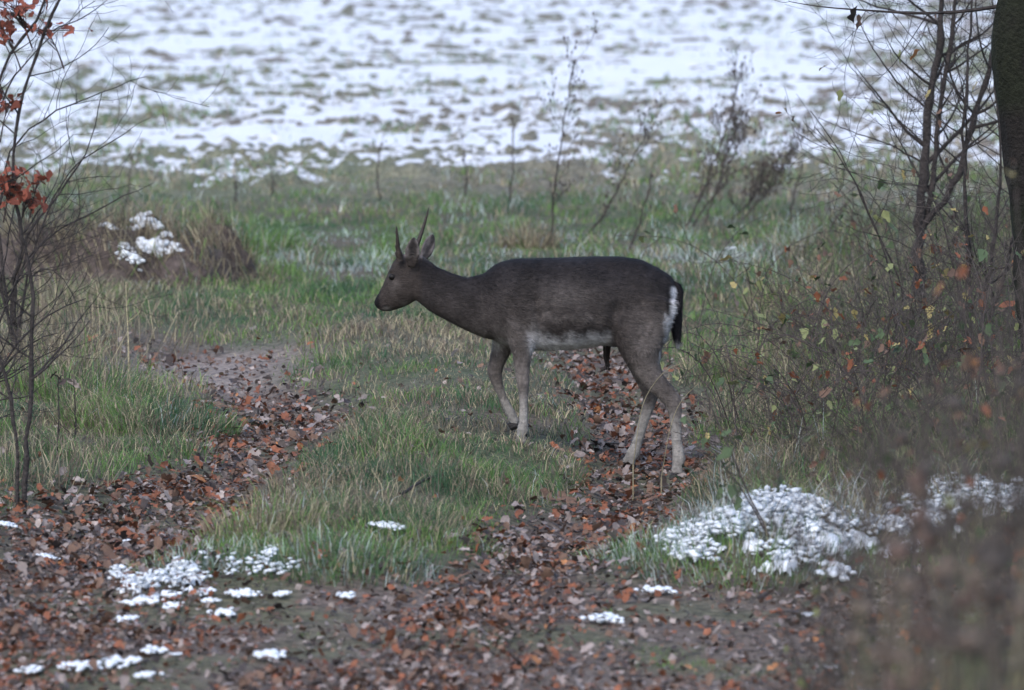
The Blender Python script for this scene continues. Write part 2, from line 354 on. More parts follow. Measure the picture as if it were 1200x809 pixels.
def coat(P, N):
    px, py = to_px(P); near = P[:, 1] < 0
    px = px + 6 * (fbm(px / 9, py / 9, 81) - .5); py = py + 12 * (fbm(px / 8, py / 11, 82) - .5) + 5 * (vnoise(px / 1.6, py / 4, 84) - .5)
    c = lambda *a: np.array(a)
    dk, br, gr, pale, wh, bk = c(.0155, .0135, .0145), c(.043, .0365, .0350), c(.122, .106, .099), c(.25, .235, .22), c(.42, .41, .42), c(.010, .009, .010)
    mix = lambda A, B, t: A * (1 - t[:, None]) + B * t[:, None]
    col = np.broadcast_to(dk, (len(P), 3)).copy()
    back = sstep(318, 372, py + 6 * np.sin(px / 23))
    col = mix(col, br, back * .9)
    col = mix(col, gr, .35 * np.exp(-((px - 668) / 40) ** 2 - ((py - 345) / 16) ** 2))
    # haunch and shoulder paler grey brown
    col = mix(col, gr, .75 * sstep(725, 760, px) * sstep(340, 405, py))
    col = mix(col, gr, .55 * sstep(565, 590, px) * sstep(640, 615, px) * sstep(355, 400, py))
    # flank stripe and white belly
    fl = np.exp(-((py - (369 + .03 * (px - 650))) / 3.0) ** 2) * sstep(618, 640, px) * sstep(712, 695, px)
    col = mix(col, gr, .45 * fl)
    bel_line = 389 + 3 * np.sin((px - 620) / 20)
    bel = sstep(bel_line - 6, bel_line + 9, py) * sstep(616, 628, px) * sstep(722, 705, px) * sstep(425, 416, py)
    col = mix(col, wh * .95, bel)
    arm = np.exp(-((px - 625) / 7) ** 2 - ((py - 398) / 13) ** 2)
    col = mix(col, wh * .8, np.clip(arm * 1.1, 0, 1))
    br_ = sstep(392, 402, py) * sstep(566, 574, px) * sstep(598, 590, px) * sstep(414, 408, py)
    col = mix(col, pale, .65 * br_)
    # legs
    lf = sstep(408, 440, py) * sstep(650, 640, px)
    col = mix(col, gr * 1.05, lf); col = mix(col, pale * .95, sstep(445, 490, py) * sstep(650, 640, px))
    lh = sstep(425, 455, py) * sstep(690, 700, px)
    col = mix(col, gr * .95, lh * .8); col = mix(col, pale * .95, sstep(468, 500, py) * sstep(690, 700, px))
    hk = sstep(690, 700, px) * np.exp(-((px - 781) / 7) ** 2 - ((py - 447) / 14) ** 2); col = mix(col, br, .8 * hk)
    # inner far legs stay darker above the hock
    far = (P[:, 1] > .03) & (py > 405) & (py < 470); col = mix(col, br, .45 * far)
    # rump
    rw = sstep(775, 780, px + .28 * np.clip(py - 392, 0, 40)) * sstep(362, 370, py) * sstep(424, 412, py) * sstep(690, 700, px) * (px > 776 - .28 * np.clip(py - 396, 0, 40))
    col = mix(col, wh * .9, np.clip(rw, 0, 1) * .9)
    rs = np.exp(-((px - (787.5 - .05 * (py - 350))) / 3.6) ** 4) * sstep(331, 338, py) * sstep(372, 364, py); col = mix(col, bk, np.exp(-((px - 782) / 3) ** 2) * sstep(326, 334, py) * sstep(372, 362, py)); col = mix(col, wh * 1.15, np.clip(rs, 0, 1))
    mot = fbm(px / 22, py / 16, 86)[:, None]; fine_ = vnoise(px / 1.3 + py * .25, py / 5, 87)[:, None]
    col = col * (.62 + .8 * mot) * (.8 + .4 * fine_)
    # head and neck
    hd = sstep(498, 488, px)
    col = mix(col, np.array([.042, .034, .031]), hd * .8)
    face = np.exp(-((px - 462) / 6) ** 2 - ((py - 335) / 9) ** 2) * hd; col = mix(col, gr, .4 * face)
    br2 = sstep(3.2, .5, (px - (438 + (356 - py) * .42)) ) * (py > 318) * (py < 360) * hd; col = mix(col, bk, .85 * br2)
    nose = np.exp(-((px - 440) / 5) ** 2 - ((py - 355) / 6) ** 2); col = mix(col, bk, np.clip(1.4 * nose, 0, 1))
    chin = np.exp(-((px - 452) / 5) ** 2 - ((py - 363.5) / 2.6) ** 2); col = mix(col, pale * .4, .7 * chin)
    mouth = np.exp(-((py - (359.3 + (px - 447) * .06)) / .9) ** 2) * sstep(458, 452, px); col = mix(col, bk, .8 * mouth)
    eyer = np.exp(-((px - 464) / 4.5) ** 2 - ((py - 325) / 3.4) ** 2); col = mix(col, bk, .7 * eyer)
    ears = ((py < 303) & (px > 474) & (px < 512)); er = sstep(306, 296, py) * ears
    inner = er * sstep(.1, .5, -N[:, 1]) ; col = mix(col, gr * .9, .7 * er); ctr_ = np.minimum(np.abs(px - (482.5 + (313 - py) * .09)), np.abs(px - (496 + (308 - py) * .40))); col = mix(col, bk * 2, inner * .75 * sstep(5, 1.5, ctr_)); col = mix(col, np.array([.15, .13, .13]), inner * sstep(2.5, 6, ctr_) * .8 * (.4 + .6 * vnoise(px / 2, py / 5, 5)))
    thr = sstep(348, 356, py) * sstep(500, 484, px) * sstep(466, 474, px); col = mix(col, gr, .5 * thr)
    nk = .35 * np.exp(-((px - 566 - (py - 350) * .05) / 2.2) ** 2) * sstep(335, 350, py) * sstep(396, 385, py); col = mix(col, gr, .45 * nk)
    lo = sstep(375, 392, py) * sstep(520, 535, px) * sstep(572, 565, px); col = mix(col, gr, .5 * lo)
    return col
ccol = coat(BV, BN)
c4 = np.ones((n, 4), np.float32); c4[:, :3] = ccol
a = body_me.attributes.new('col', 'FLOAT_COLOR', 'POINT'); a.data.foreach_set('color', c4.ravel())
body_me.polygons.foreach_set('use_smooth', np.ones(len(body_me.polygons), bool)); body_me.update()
deer = thing('fallow_deer', 'dark young fallow buck with spike antlers walking left across the leafy track', 'deer', DR)
deer.rotation_euler.z = 0.0
body_me.materials.clear(); body = link('body', body_me, M_coat, deer)
# short lying hair
def hairs(P, N, col, length, width, flow, lift, r):
    m = len(P); fl = flow - N * np.sum(flow * N, 1)[:, None]; fl /= np.linalg.norm(fl, axis=1)[:, None] + 1e-9
    fl = fl + r.normal(0, .25, (m, 3)); d = fl + N * (lift + r.random((m, 1)) * .18); d /= np.linalg.norm(d, axis=1)[:, None]
    s_ = np.cross(d, N); s_ /= np.linalg.norm(s_, axis=1)[:, None] + 1e-9
    L = length * (.6 + .8 * r.random((m, 1)))
    V = np.stack([P - N * .001 + s_ * width, P - N * .001 - s_ * width, P + d * L], 1).reshape(-1, 3)
    return V, np.arange(m * 3).reshape(-1, 3), np.repeat(col * (.6 + 1.0 * r.random((m, 1)) ** 2), 3, 0)
pick = rng.choice(n, 42000)
hp, hn_ = BV[pick], BN[pick]; hpx, hpy = to_px(hp)
flow = np.stack([np.where(hpx < 500, .8, 1.0), np.zeros(len(pick)), np.where(hpy > 405, -3.0, np.where(hpx < 500, -.2, -.35))], 1)
lenm = np.where(hpy > 420, .010, np.where(hpx < 498, .008, .022))[:, None]
okm = ~((hpx < 462) & (hpy > 345)) & ~((hpy < 305) & (hpx > 470) & (hpx < 512))
V_, F_, c_ = hairs(hp[okm], hn_[okm], ccol[pick][okm], lenm[okm], .0011, flow[okm], .10, rng)
tag(link('coat_hair', mesh_np('coat_hair', V_, F_, c_, False), M_hair, body), kind='stuff')
# eyes
for s in (-1, 1):
    V_, F_ = ellip(head_side(464.3 if s < 0 else 458, 325, s, .0485), np.array([.0175, .011, .0145])); link('eye', mesh_np('eye', V_, F_), M_eye, deer)
# antlers: simple dark spikes on thick pedicles
def antler(pts, yy, r0):
    P = np.array([dp(a_, b_, y_) for (a_, b_), y_ in zip(pts, yy)]); tt = np.linspace(0, 1, 15); ti = np.linspace(0, 1, len(pts))
    P = np.stack([np.interp(tt, ti, P[:, q]) for q in range(3)], 1)
    R = r0 * np.interp(tt, [0, .12, .24, .30, .36, .6, .9, 1], [1.35, 1.25, 1.2, 1.25, .85, .66, .40, .08])
    mb = MB(); mb.tube(P + rng.normal(0, .0008, P.shape), R, 8, (.030, .022, .018)); return mb.build('antler', M_horn, deer)
antler([(469, 305), (467.6, 297), (466.5, 288), (465.6, 277), (464.8, 264)], [-.03, -.035, -.045, -.055, -.06], .014)
antler([(483, 303), (486, 295), (490, 284), (496, 268), (502, 245)], [.055, .065, .08, .095, .105], .014)
# tail: white-edged black tassel
tm = MB(); ring_loft(tm, secs([(790,329,798,334,.020,-.02),(793,341,800.5,341,.022,-.025),(792,356,800,357,.019,-.025),(786.5,372,799.5,373,.021,-.025),(786.5,385,798.5,386,.018,-.025),(788.5,396,797.5,397,.012,-.025),(792,403,795.5,403,.005,-.025)]), 14)
tv = np.concatenate(tm.v); tf = np.concatenate(tm.f)
tpx, tpy = to_px(tv); w_ = (sstep(792.0, 789.5, tpx + (tpy - 350) * .02) * sstep(331, 336, tpy) * sstep(371, 364, tpy))[:, None]
tipw = sstep(398, 402, tpy)[:, None]
tcol = np.array([.009, .008, .010]) * (1 - w_) + np.array([.52, .51, .52]) * w_; tcol = tcol * (1 - tipw) + .3 * tipw
tail = link('tail', mesh_np('tail', tv, tf, tcol), M_hair, deer)
q = rng.integers(0, len(tf), 2600); bw = rng.dirichlet([1, 1, 1], 2600)
tp = np.einsum('ij,ijk->ik', bw, tv[tf[q]]); tn = np.cross(tv[tf[q]][:, 1] - tv[tf[q]][:, 0], tv[tf[q]][:, 2] - tv[tf[q]][:, 0])
tn /= np.linalg.norm(tn, axis=1)[:, None] + 1e-9; cc_ = tv.mean(0); tn *= np.sign(np.sum(tn * (tp - cc_) * np.array([1, 1, .1]), 1))[:, None]
V_, F_, c_ = hairs(tp, tn, np.einsum('ij,ijk->ik', bw, tcol[tf[q]]), np.full((2600, 1), .022), .0011, np.broadcast_to([.05, 0, -1.], (2600, 3)), .05, rng)
tag(link('tail_hair', mesh_np('tail_hair', V_, F_, c_, False), M_hair, tail), kind='stuff')
# hair tassel under the belly
bt = MB()
for i in range(60):
    o = rng.normal(0, .006, 3); e = rng.normal(0, .007, 3)
    p0 = dp(711, 403, 0) + o; p1 = dp(710.5, 418, 0) + o * .8; p2 = dp(713 + rng.normal(0, 1), 431 + rng.normal(0, 3), 0) + e * .5
    bt.tube([p0, p1, p2], [.004, .0028, .0004], 3, (.022, .018, .017))
bt.build('belly_tassel', M_hair, deer)
# hooves: two claws each
def hoof(c, y0, dirx, tilt, sz=1.0):
    mb = MB()
    for s in (-1, 1):
        P = []
        prof = [(0, .013, .012), (.35, .0145, .0125), (.75, .016, .0125), (1.0, .017, .0125)]
        for t, rx, ry in prof:
            ctr = np.array([dirx * (.004 + .012 * t), s * .0125, .012 - .040 * t])
            for j in range(12):
                a_ = 2 * np.pi * j / 12
                vx = math.cos(a_) * rx * (1.35 if math.cos(a_) * dirx > 0 and t > .3 else 1)
                P.append(ctr + np.array([vx, math.sin(a_) * ry, 0]))
        V = np.array(P) * sz; ct, st = math.cos(tilt), math.sin(tilt)
        V = np.stack([V[:, 0] * ct + V[:, 2] * st, V[:, 1], -V[:, 0] * st + V[:, 2] * ct], 1)
        F = []
        for i in range(3):
            for j in range(12):
                a_, b_ = i * 12 + j, i * 12 + (j + 1) % 12; F += [[a_, b_, b_ + 12], [a_, b_ + 12, a_ + 12]]
        m = len(V); V = np.concatenate([V, [V[36:48].mean(0)]]); F += [[m, 36 + j, 36 + (j + 1) % 12] for j in range(12)]
        cl = MB(); cl.add(V + dp(*c, y0), F, (.016, .014, .014)); cl.build('hoof', M_horn, deer)
    for s in (-1, 1):                    # dew claws
        Vd, Fd = ellip(np.array([-dirx * .022, s * .012, .045]), np.array([.007, .006, .009]), 8)
        ct, st = math.cos(tilt), math.sin(tilt); Vd = np.stack([Vd[:, 0] * ct + Vd[:, 2] * st, Vd[:, 1], -Vd[:, 0] * st + Vd[:, 2] * ct], 1)
        cl = MB(); cl.add(Vd + dp(*c, y0), Fd, (.012, .011, .011)); cl.build('dew_claw', M_horn, deer)
hoof((610.5, 519), -.095, -1, 0); hoof((605.5, 503), .095, -1, 1.0); hoof((792.5, 554), -.10, -1, .1); hoof((735, 547.5), .10, -1, .15)
for nm, c_, yo in (('fn', (611, 527), -.095), ('hn', (793, 563), -.1), ('hf', (735, 556), .1)):
    p = dp(*c_, yo) + DR; print('foot', nm, p.round(3), 'ground', round(gz(p[0], p[1]), 3))
# ------------------------------------------------------------------ grass
def blades(root, h, hw, col, lean, r, droop=.5):
    m = len(root); th = r.random(m) * 2 * np.pi; ph = r.random(m) * 2 * np.pi
    s_ = np.stack([np.cos(th), np.sin(th), np.zeros(m)], 1) * hw[:, None]
    ld = np.stack([np.cos(ph), np.sin(ph), np.zeros(m)], 1) if np.ndim(lean) < 2 else None
    if ld is None: ln = lean
    else: ln = ld * (lean * (.2 + r.random(m)))[:, None]
    up = np.array([0, 0, 1.])
    mid = root + up * (h * .58)[:, None] + ln * (h * .33)[:, None]
    tip = root + up * (h * (1 - droop * np.linalg.norm(ln, axis=1) * .45))[:, None] + ln * h[:, None]
    V = np.stack([root - s_, root + s_, mid + s_ * .8, mid - s_ * .8, tip], 1).reshape(-1, 3)
    b = np.arange(m)[:, None] * 5
    F = np.concatenate([b + [0, 1, 2], b + [0, 2, 3], b + [3, 2, 4]], 1).reshape(-1, 3)
    return V, F, np.repeat(col, 5, 0)
GREEN, BLUEG, STRAW, DEAD, FROST = [np.array(c) for c in ((.110, .190, .048), (.055, .125, .060), (.36, .31, .20), (.16, .128, .095), (.52, .58, .58))]
def gcol(x, y, straw, frost, r):
    m = len(x); g = sstep(.28, .68, fbm(x * 2.6, y * 1.9, 91))[:, None]
    c = GREEN * g * 1.25 + BLUEG * (1 - g) * .85
    u = r.random(m); q = r.random(m)
    isS = u < straw; c[isS] = np.where((q < .42)[:, None], STRAW, DEAD)[isS]
    f = r.random(m) < frost; c[f] = (.35 * c + .65 * FROST)[f]
    return c * (.65 + .7 * r.random((m, 1)))
def screen_points(N, p0, p1, r, x0=-190, x1=1390):
    px = x0 + (x1 - x0) * r.random(N); py = p0 + (p1 - p0) * r.random(N)
    d = CAM_H * FPX / (py + 120); return (px - 600) / FPX * d, d, px, py
def gauss(px, py, cx, cy, sx, sy): return np.exp(-((px - cx) / sx) ** 2 - ((py - cy) / sy) ** 2)
x, y, px, py = screen_points(520000, 186, 850, rng)
l, r_ = ruts(x, y)
den = (1 - np.clip(1.9 * np.maximum(l, r_), 0, .985)) * (.45 + .65 * sstep(.3, .65, fbm(x * 2.5, y * 2, 93)))
den *= 1 - (.82 - .45 * sstep(.42, .6, fbm(x * 1.7, y * 1.7, 57))) * sstep(21.8, 20.0, y + 2.4 * (fbm(x * 2, y * 1.5, 94) - .5)) * (1 - .5 * sstep(.62, .72, fbm(x * 2.2, y * 2.2, 99)))
den *= 1 - np.exp(-((x + 1.7) / .42) ** 2 - ((y - 30.0) / 1.2) ** 2)
den *= .25 + .75 * sstep(188, 222, py)
edge = np.clip(den * 1.5, .3, 1)
keep = rng.random(len(x)) < den * .62
x, y, px, py, edge = x[keep], y[keep], px[keep], py[keep], edge[keep]
h = edge * (.03 + .095 * fbm(x * 1.6, y * 1.3, 95) * (.1 + 1.9 * sstep(.3, .72, fbm(x * 4, y * 3.2, 92))))
ctr = gauss(px, py, 400, 620, 170, 60); lft = gauss(px, py, 130, 450, 120, 70); rgt = sstep(830, 960, px + .25 * (py - 400)) * sstep(250, 330, py)
h = h * (1 - .5 * sstep(630, 690, py)) * (1 + 1.0 * ctr + 1.2 * lft + 1.3 * rgt * sstep(700, 640, py)) * (1 - .6 * sstep(690, 715, py)) * (.6 + .8 * rng.random(len(x)))
h = h * (1 - .45 * gauss(px, py, 560, 470, 140, 60)) * .88
straw = np.clip(.40 + .5 * gauss(px, py, 520, 430, 190, 70) + .35 * gauss(px, py, 300, 600, 60, 40) + .4 * rgt + .45 * gauss(px, py, 60, 400, 130, 90)
    + .3 * sstep(240, 212, py) - .22 * gauss(px, py, 600, 285, 500, 50) + 1.5 * (fbm(x * 2.0, y * 1.4, 96) - .5), .05, .92)
fro = .30 * gauss(px, py, 420, 305, 130, 22) + .25 * gauss(px, py, 880, 300, 130, 25) + .10 * sstep(360, 320, py) + .18 * gauss(px, py, 300, 660, 150, 35) + .7 * gauss(px, py, 850, 640, 130, 50) + .12 * gauss(px, py, 640, 440, 60, 40)
fro = fro * 2.2 * sstep(.42, .66, fbm(x * 2.5, y * 2, 97))
hw = .5 * np.maximum(.0032, 1.05 * y / FPX)
z = height(x, y)
V_, F_, c_ = blades(np.stack([x, y, z - .005], 1), h, hw, gcol(x, y, straw, fro, rng), np.full(len(x), 1.15), rng)
print('grass blades', len(x))
tag(link('grass', mesh_np('grass', V_, F_, c_, False), M_grass), 'rough frosty grass mixed with dead straw along the track verges', 'grass', kind='stuff')
# stubble and weeds of the field between the snow
x, y, px, py = screen_points(260000, 8, 216, rng)
k = rng.random(len(x)) < np.clip(2.2 * (fbm(x / 1.3, y / 3, 98) - .42), 0, 1) * (.5 + .5 * sstep(90, 170, py))
x, y = x[k], y[k]; z = height(x, y) + clods(x, y)
V_, F_, c_ = blades(np.stack([x, y, z - .02], 1), .05 + .08 * rng.random(len(x)), .8 * y / FPX, gcol(x, y, np.full(len(x), .5), np.full(len(x), .1), rng), np.full(len(x), .8), rng)
tag(link('field_stubble', mesh_np('field_stubble', V_, F_, c_, False), M_grass), 'short stubble and weeds poking through the field snow', 'stubble', kind='stuff')

def tussock(px_, py_, rad, ht, N, straw_, frost_, label, group=None, name='grass_tussock', cat='grass', wmul=1.0):
    c0 = hit(px_, py_); r = np.random.default_rng(int(px_ * 7 + py_))
    a_ = r.random(N) * 2 * np.pi; q = np.sqrt(r.random(N)) * rad
    x = c0[0] + np.cos(a_) * q; y = c0[1] + np.sin(a_) * q * 1.2; z = height(x, y)
    ln = np.stack([np.cos(a_), np.sin(a_), np.zeros(N)], 1) * (q / rad * .55 + .1)[:, None] + r.normal(0, .5, (N, 3)) * [1, 1, 0]
    hh = ht * (.3 + .8 * r.random(N)) * (1.05 - .45 * (q / rad) ** 2)
    V, F, c = blades(np.stack([x, y, z - .01], 1), hh, .5 * wmul * np.maximum(.0035, 1.1 * y / FPX), gcol(x, y, np.full(N, straw_), np.full(N, frost_), r), ln, r, .8)
    loc = np.array([c0[0], c0[1], gz(c0[0], c0[1])])
    return tag(link(name, mesh_np(name, V - loc, F, c, False), M_grass, loc=tuple(loc)), label, cat, group)
tussock(300, 296, .33, .30, 700, .08, .12, 'dark green tussock at the right foot of the earth heap')
tussock(175, 500, .42, .25, 1300, .32, .03, 'tall green grass tussock between left sapling and left wheel track')
tussock(95, 470, .40, .30, 1000, .5, .02, 'mixed green and straw tussock beside the left sapling')
tussock(400, 662, .36, .17, 1100, .25, .14, 'large green tussock in front of the grass strip between the tracks')
tussock(310, 622, .26, .22, 700, .72, .03, 'pale straw tussock on the edge of the left wheel track')
tussock(345, 585, .2, .22, 450, .85, 0, 'tall straw tuft rising at the near end of left track')
tussock(500, 632, .3, .13, 700, .25, .05, 'bright green tussock with a snow patch between the tracks')
tussock(620, 290, .2, .27, 420, .95, .03, 'pale dry straw tuft above the deer\'s shoulder')
tussock(240, 662, .33, .13, 700, .2, .35, 'frosty tussock dusted with snow at lower left')
tussock(770, 645, .3, .16, 700, .15, .30, 'frosted tussock at the left end of the snowy mound')
tussock(880, 655, .45, .17, 1300, .25, .2, 'frosted grass under the snow blanket by the right track')
tussock(430, 310, .3, .13, 420, .4, .4, 'low frosty tuft left of the deer\'s antlers')
tussock(905, 585, .35, .28, 900, .55, .03, 'dry tussock behind the snowy mound')
tussock(850, 330, .4, .2, 500, .3, .15, 'rough tuft with a snow speck right of the deer\'s tail')
tussock(960, 350, .5, .32, 900, .7, .02, 'broad dead-straw tussock right of the deer')
tussock(1030, 420, .5, .34, 900, .8, 0, 'brown straw tussock under the young trees')
tussock(900, 440, .45, .30, 900, .7, .02, 'dull straw tussock right of the deer\'s hind legs')
tussock(1000, 500, .5, .36, 1000, .75, 0, 'tangled straw tussock behind the yellow-leaved seedling')
tussock(1120, 540, .5, .4, 1000, .8, 0, 'tall brown tussock at the right edge above the snow')
tussock(150, 400, .5, .42, 160, 1.0, 0, 'sparse tall pale dry grass above the left tussock', wmul=.9)
tussock(85, 430, .5, .45, 130, 1.0, 0, 'sparse tall dry grass right of the left sapling', wmul=.9)
tussock(45, 560, .35, .3, 260, .8, 0, 'dry grass around the foot of the left sapling')
tussock(50, 360, .5, .35, 700, .85, 0, 'tall dead straw tussock behind the left sapling')

# ------------------------------------------------------------------ fallen leaves
def leaf_geo(seed, lobes=3.5, wid=.36, curl=.18):
    r = np.random.default_rng(seed); n = 7; V = []
    for i in range(n):
        t = i / (n - 1)
        env = math.sin(math.pi * min(1, t * .94 + .03)) ** .7
        w = wid * env * (1 - .48 * (0.5 + .5 * math.cos(2 * math.pi * lobes * t))) if 0 < i < n - 1 else .02
        bend = curl * math.sin(2.2 * t + seed) ; cu = curl * 1.1 * (w / wid) ** 2 * (1 + .6 * math.sin(5 * t + seed))
        V += [(-w + r.normal(0, .045), t - .5, bend + cu + r.normal(0, .05)), (0, t - .5, bend), (w + r.normal(0, .045), t - .5, bend + cu * .8 + r.normal(0, .05))]
    F = []
    for i in range(n - 1):
        for j in (0, 1):
            a_ = i * 3 + j; F += [[a_, a_ + 1, a_ + 4], [a_, a_ + 4, a_ + 3]]
    return np.array(V), np.array(F)
LG = [leaf_geo(s_, 2.5 + s_ % 3, .30 + .03 * (s_ % 4), .09 + .06 * (s_ % 4)) for s_ in range(6)]
LCOL = {'russet': (.215, .080, .042), 'brown': (.155, .094, .066), 'pale': (.30, .25, .225), 'dark': (.055, .042, .038), 'orange': (.33, .15, .065), 'greyish': (.235, .195, .182)}
LN = list(LCOL); LCA = np.array([LCOL[k_] for k_ in LN])
LMESH = {}
def leaf_mesh(kind, v, colr=None):
    key = (kind, v)
    if key not in LMESH:
        V, F = LG[v]; me = mesh_np('leaf', V, F, np.array(colr if colr is not None else LCOL[kind])); me.materials.append(M_leaf); LMESH[key] = me
    return LMESH[key]
def rotm(yaw, tx, ty):
    cy, sy = np.cos(yaw), np.sin(yaw); cx, sx = np.cos(tx), np.sin(tx); c2, s2 = np.cos(ty), np.sin(ty)
    Z = np.zeros_like(yaw); O = np.ones_like(yaw)
    Rz = np.stack([np.stack([cy, -sy, Z], -1), np.stack([sy, cy, Z], -1), np.stack([Z, Z, O], -1)], -2)
    Rx = np.stack([np.stack([O, Z, Z], -1), np.stack([Z, cx, -sx], -1), np.stack([Z, sx, cx], -1)], -2)
    Ry = np.stack([np.stack([c2, Z, s2], -1), np.stack([Z, O, Z], -1), np.stack([-s2, Z, c2], -1)], -2)
    return Rz @ Rx @ Ry
x, y, px, py = screen_points(90000, 395, 860, rng)
l, r_ = ruts(x, y); rt = np.maximum(l * sstep(33, 30.5, y), r_)
mossm = sstep(.42, .6, fbm(x * 1.7, y * 1.7, 57))
fgm = sstep(21.0, 20.2, y)
d_ = np.clip(1.7 * rt - .12, 0, 1) * (.3 + .7 * sstep(19.9, 21.2, y)) * (.45 + .55 * sstep(.35, .55, fbm(x * 3, y * 2, 103))) + fgm * (1 - .75 * mossm) * (.07 + .19 * sstep(.32, .66, fbm(x * 1.9, y * 1.5, 101))) + .012
d_ *= 1 - .85 * np.exp(-((x + 1.62) / .5) ** 4 - ((y - 29.9) / 1.2) ** 4)
d_ *= 1 - .9 * sstep(0, .02, np.exp(-((x - 1.0) / .33) ** 2 - ((y - 21.25) / .45) ** 2) - .3)
k = rng.random(len(x)) < d_ * .6; x, y, px, py = x[k], y[k], px[k], py[k]; m = len(x)
print('leaves', m)
l, r_ = ruts(x, y)
size = (.022 + .046 * rng.random(m) ** 1.5) * (.8 + .2 * sstep(19.5, 21.5, y)) * np.where(rng.random(m) < .12, 1.3, 1)
redness = fbm(x * 1.5, y * 1.1, 107)
wts = np.stack([.14 + .8 * np.clip(redness - .4, 0, 1), np.full(m, .32), np.full(m, .09), np.full(m, .16), np.full(m, .012) + .08 * (np.exp(-((x - .7) / .4) ** 2 - ((y - 24.6) / .7) ** 2)), np.full(m, .22)], 1)
wts /= wts.sum(1)[:, None]; ci = (wts.cumsum(1) < rng.random((m, 1))).sum(1).clip(0, 5)
vi = rng.integers(0, 6, m); yaw = rng.random(m) * 2 * np.pi; tx = rng.normal(0, .4, m); ty = rng.normal(0, .4, m)
zz = height(x, y) + .012 + .022 * rng.random(m) + size * .2 * np.abs(np.sin(tx))
Rm = rotm(yaw, tx, ty)
inf = (px > 8) & (px < 1010) & (py > 410) & (py < 800)
score = np.where(inf, size / y * (1 + .6 * np.abs(np.sin(tx))) * (1 + .5 * np.maximum(l, r_)), 0)
ind = np.argsort(-score)[:300]; isind = np.zeros(m, bool); isind[ind] = True
zone_of = lambda i: 'in the left wheel track' if l[i] > .3 and y[i] > 20.6 else ('in the right wheel track' if r_[i] > .3 and y[i] > 20.6 else (('on the bare foreground at ' + ('left' if px[i] < 340 else 'centre' if px[i] < 680 else 'right')) if y[i] <= 20.8 else 'caught in grass beside the track'))
for i in ind:
    kd = LN[ci[i]]; o = link('fallen_leaf', leaf_mesh(kd, int(vi[i])))
    M4 = Matrix([list(Rm[i][q] * size[i]) + [0] for q in range(3)] + [[0, 0, 0, 1]]); M4.translation = Vector((x[i], y[i], zz[i])); o.matrix_world = M4
    zn = zone_of(i); kd = ('large ' if size[i] > .066 else '') + kd; tag(o, f'{kd} fallen leaf lying {zn}', 'leaf', f'{kd} fallen leaves {zn}')
VV, FF, CC, nb = [], [], [], 0
for v in range(6):
    s_ = np.nonzero((vi == v) & ~isind)[0]; V, F = LG[v]
    P = np.einsum('nij,vj->nvi', Rm[s_] * size[s_][:, None, None], V) + np.stack([x, y, zz], 1)[s_][:, None]
    VV.append(P.reshape(-1, 3)); FF.append((F[None] + np.arange(len(s_))[:, None, None] * len(V)).reshape(-1, 3) + nb); nb += P.shape[0] * P.shape[1]
    CC.append(np.repeat(LCA[ci[s_]] * (.7 + .6 * rng.random((len(s_), 1))), len(V), 0))
xf, yf, pxf, pyf = screen_points(60000, 400, 860, rng); lf_, rf_ = ruts(xf, yf)
kf = rng.random(len(xf)) < np.clip(1.3 * np.maximum(lf_ * sstep(33, 30.5, yf), rf_), 0, 1) * .6 + sstep(21.2, 20.0, yf) * .30 * (1 - .7 * sstep(.42, .6, fbm(xf * 1.7, yf * 1.7, 57))) + .03; xf, yf = xf[kf], yf[kf]; mf = len(xf)
Rf = rotm(rng.random(mf) * 6.28, rng.normal(0, .5, mf), rng.normal(0, .5, mf)) * (.012 + .02 * rng.random(mf))[:, None, None]
Vf = np.array([(-.5, -.2, .1), (.1, -.5, 0), (.55, .1, .15), (-.1, .5, 0), (-.4, .25, -.05)])
Pf = np.einsum('nij,vj->nvi', Rf, Vf) + np.stack([xf, yf, height(xf, yf) + .004 + .012 * rng.random(mf)], 1)[:, None]
VV.append(Pf.reshape(-1, 3)); FF.append((np.array([[0, 1, 2], [0, 2, 3], [0, 3, 4]])[None] + (np.arange(mf) * 5)[:, None, None]).reshape(-1, 3) + nb)
CC.append(np.repeat(LCA[rng.choice(6, mf, p=[.16, .36, .1, .2, .01, .17])] * (.6 + .7 * rng.random((mf, 1))), 5, 0))
tag(link('leaf_litter', mesh_np('leaf_litter', np.concatenate(VV), np.concatenate(FF), np.concatenate(CC)), M_leaf), 'brown and russet leaf litter filling the two wheel tracks', 'leaf litter', kind='stuff')

# ------------------------------------------------------------------ earth heap
hc = hit(160, 333); hy0 = hc[1] + .35; hx0 = hc[0]
gx = np.linspace(-1, 1, 70); GX, GY = np.meshgrid(gx, gx)
mx, my = hx0 + GX * 1.2, hy0 + GY * .95
pr = np.clip(1 - (GX * (1 + .18 * GX)) ** 2 - GY ** 2, 0, 1) ** .5
def heap_h(x, y):
    x0_, y0_ = x, y; x = x + .5 * (fbm(x0_ * 2, y0_ * 2, 117) - .5); y = y + .5 * (fbm(x0_ * 2, y0_ * 2, 118) - .5)
    gx_ = (x - hx0) / .85; gy_ = (y - hy0) / .75
    p_ = np.clip(1 - (gx_ * (1 + .18 * gx_)) ** 2 - gy_ ** 2, 0, 1) ** .55
    return height(x, y) + p_ * .36 * (.2 + 1.6 * fbm(x * 1.9, y * 1.9, 111)) + .22 * (fbm(x * 6, y * 6, 113, 4) - .5) * np.clip(p_ * 3, 0, 1) - .04
MZ = heap_h(mx, my)
k_ = 70; a_ = (np.arange(k_ - 1)[:, None] * k_ + np.arange(k_ - 1)[None]).ravel()
hcol = np.array([.075, .060, .054]) * (.6 + .9 * fbm(mx * 5, my * 5, 115))[..., None]
hloc = np.array([hx0, hy0, gz(hx0, hy0)])
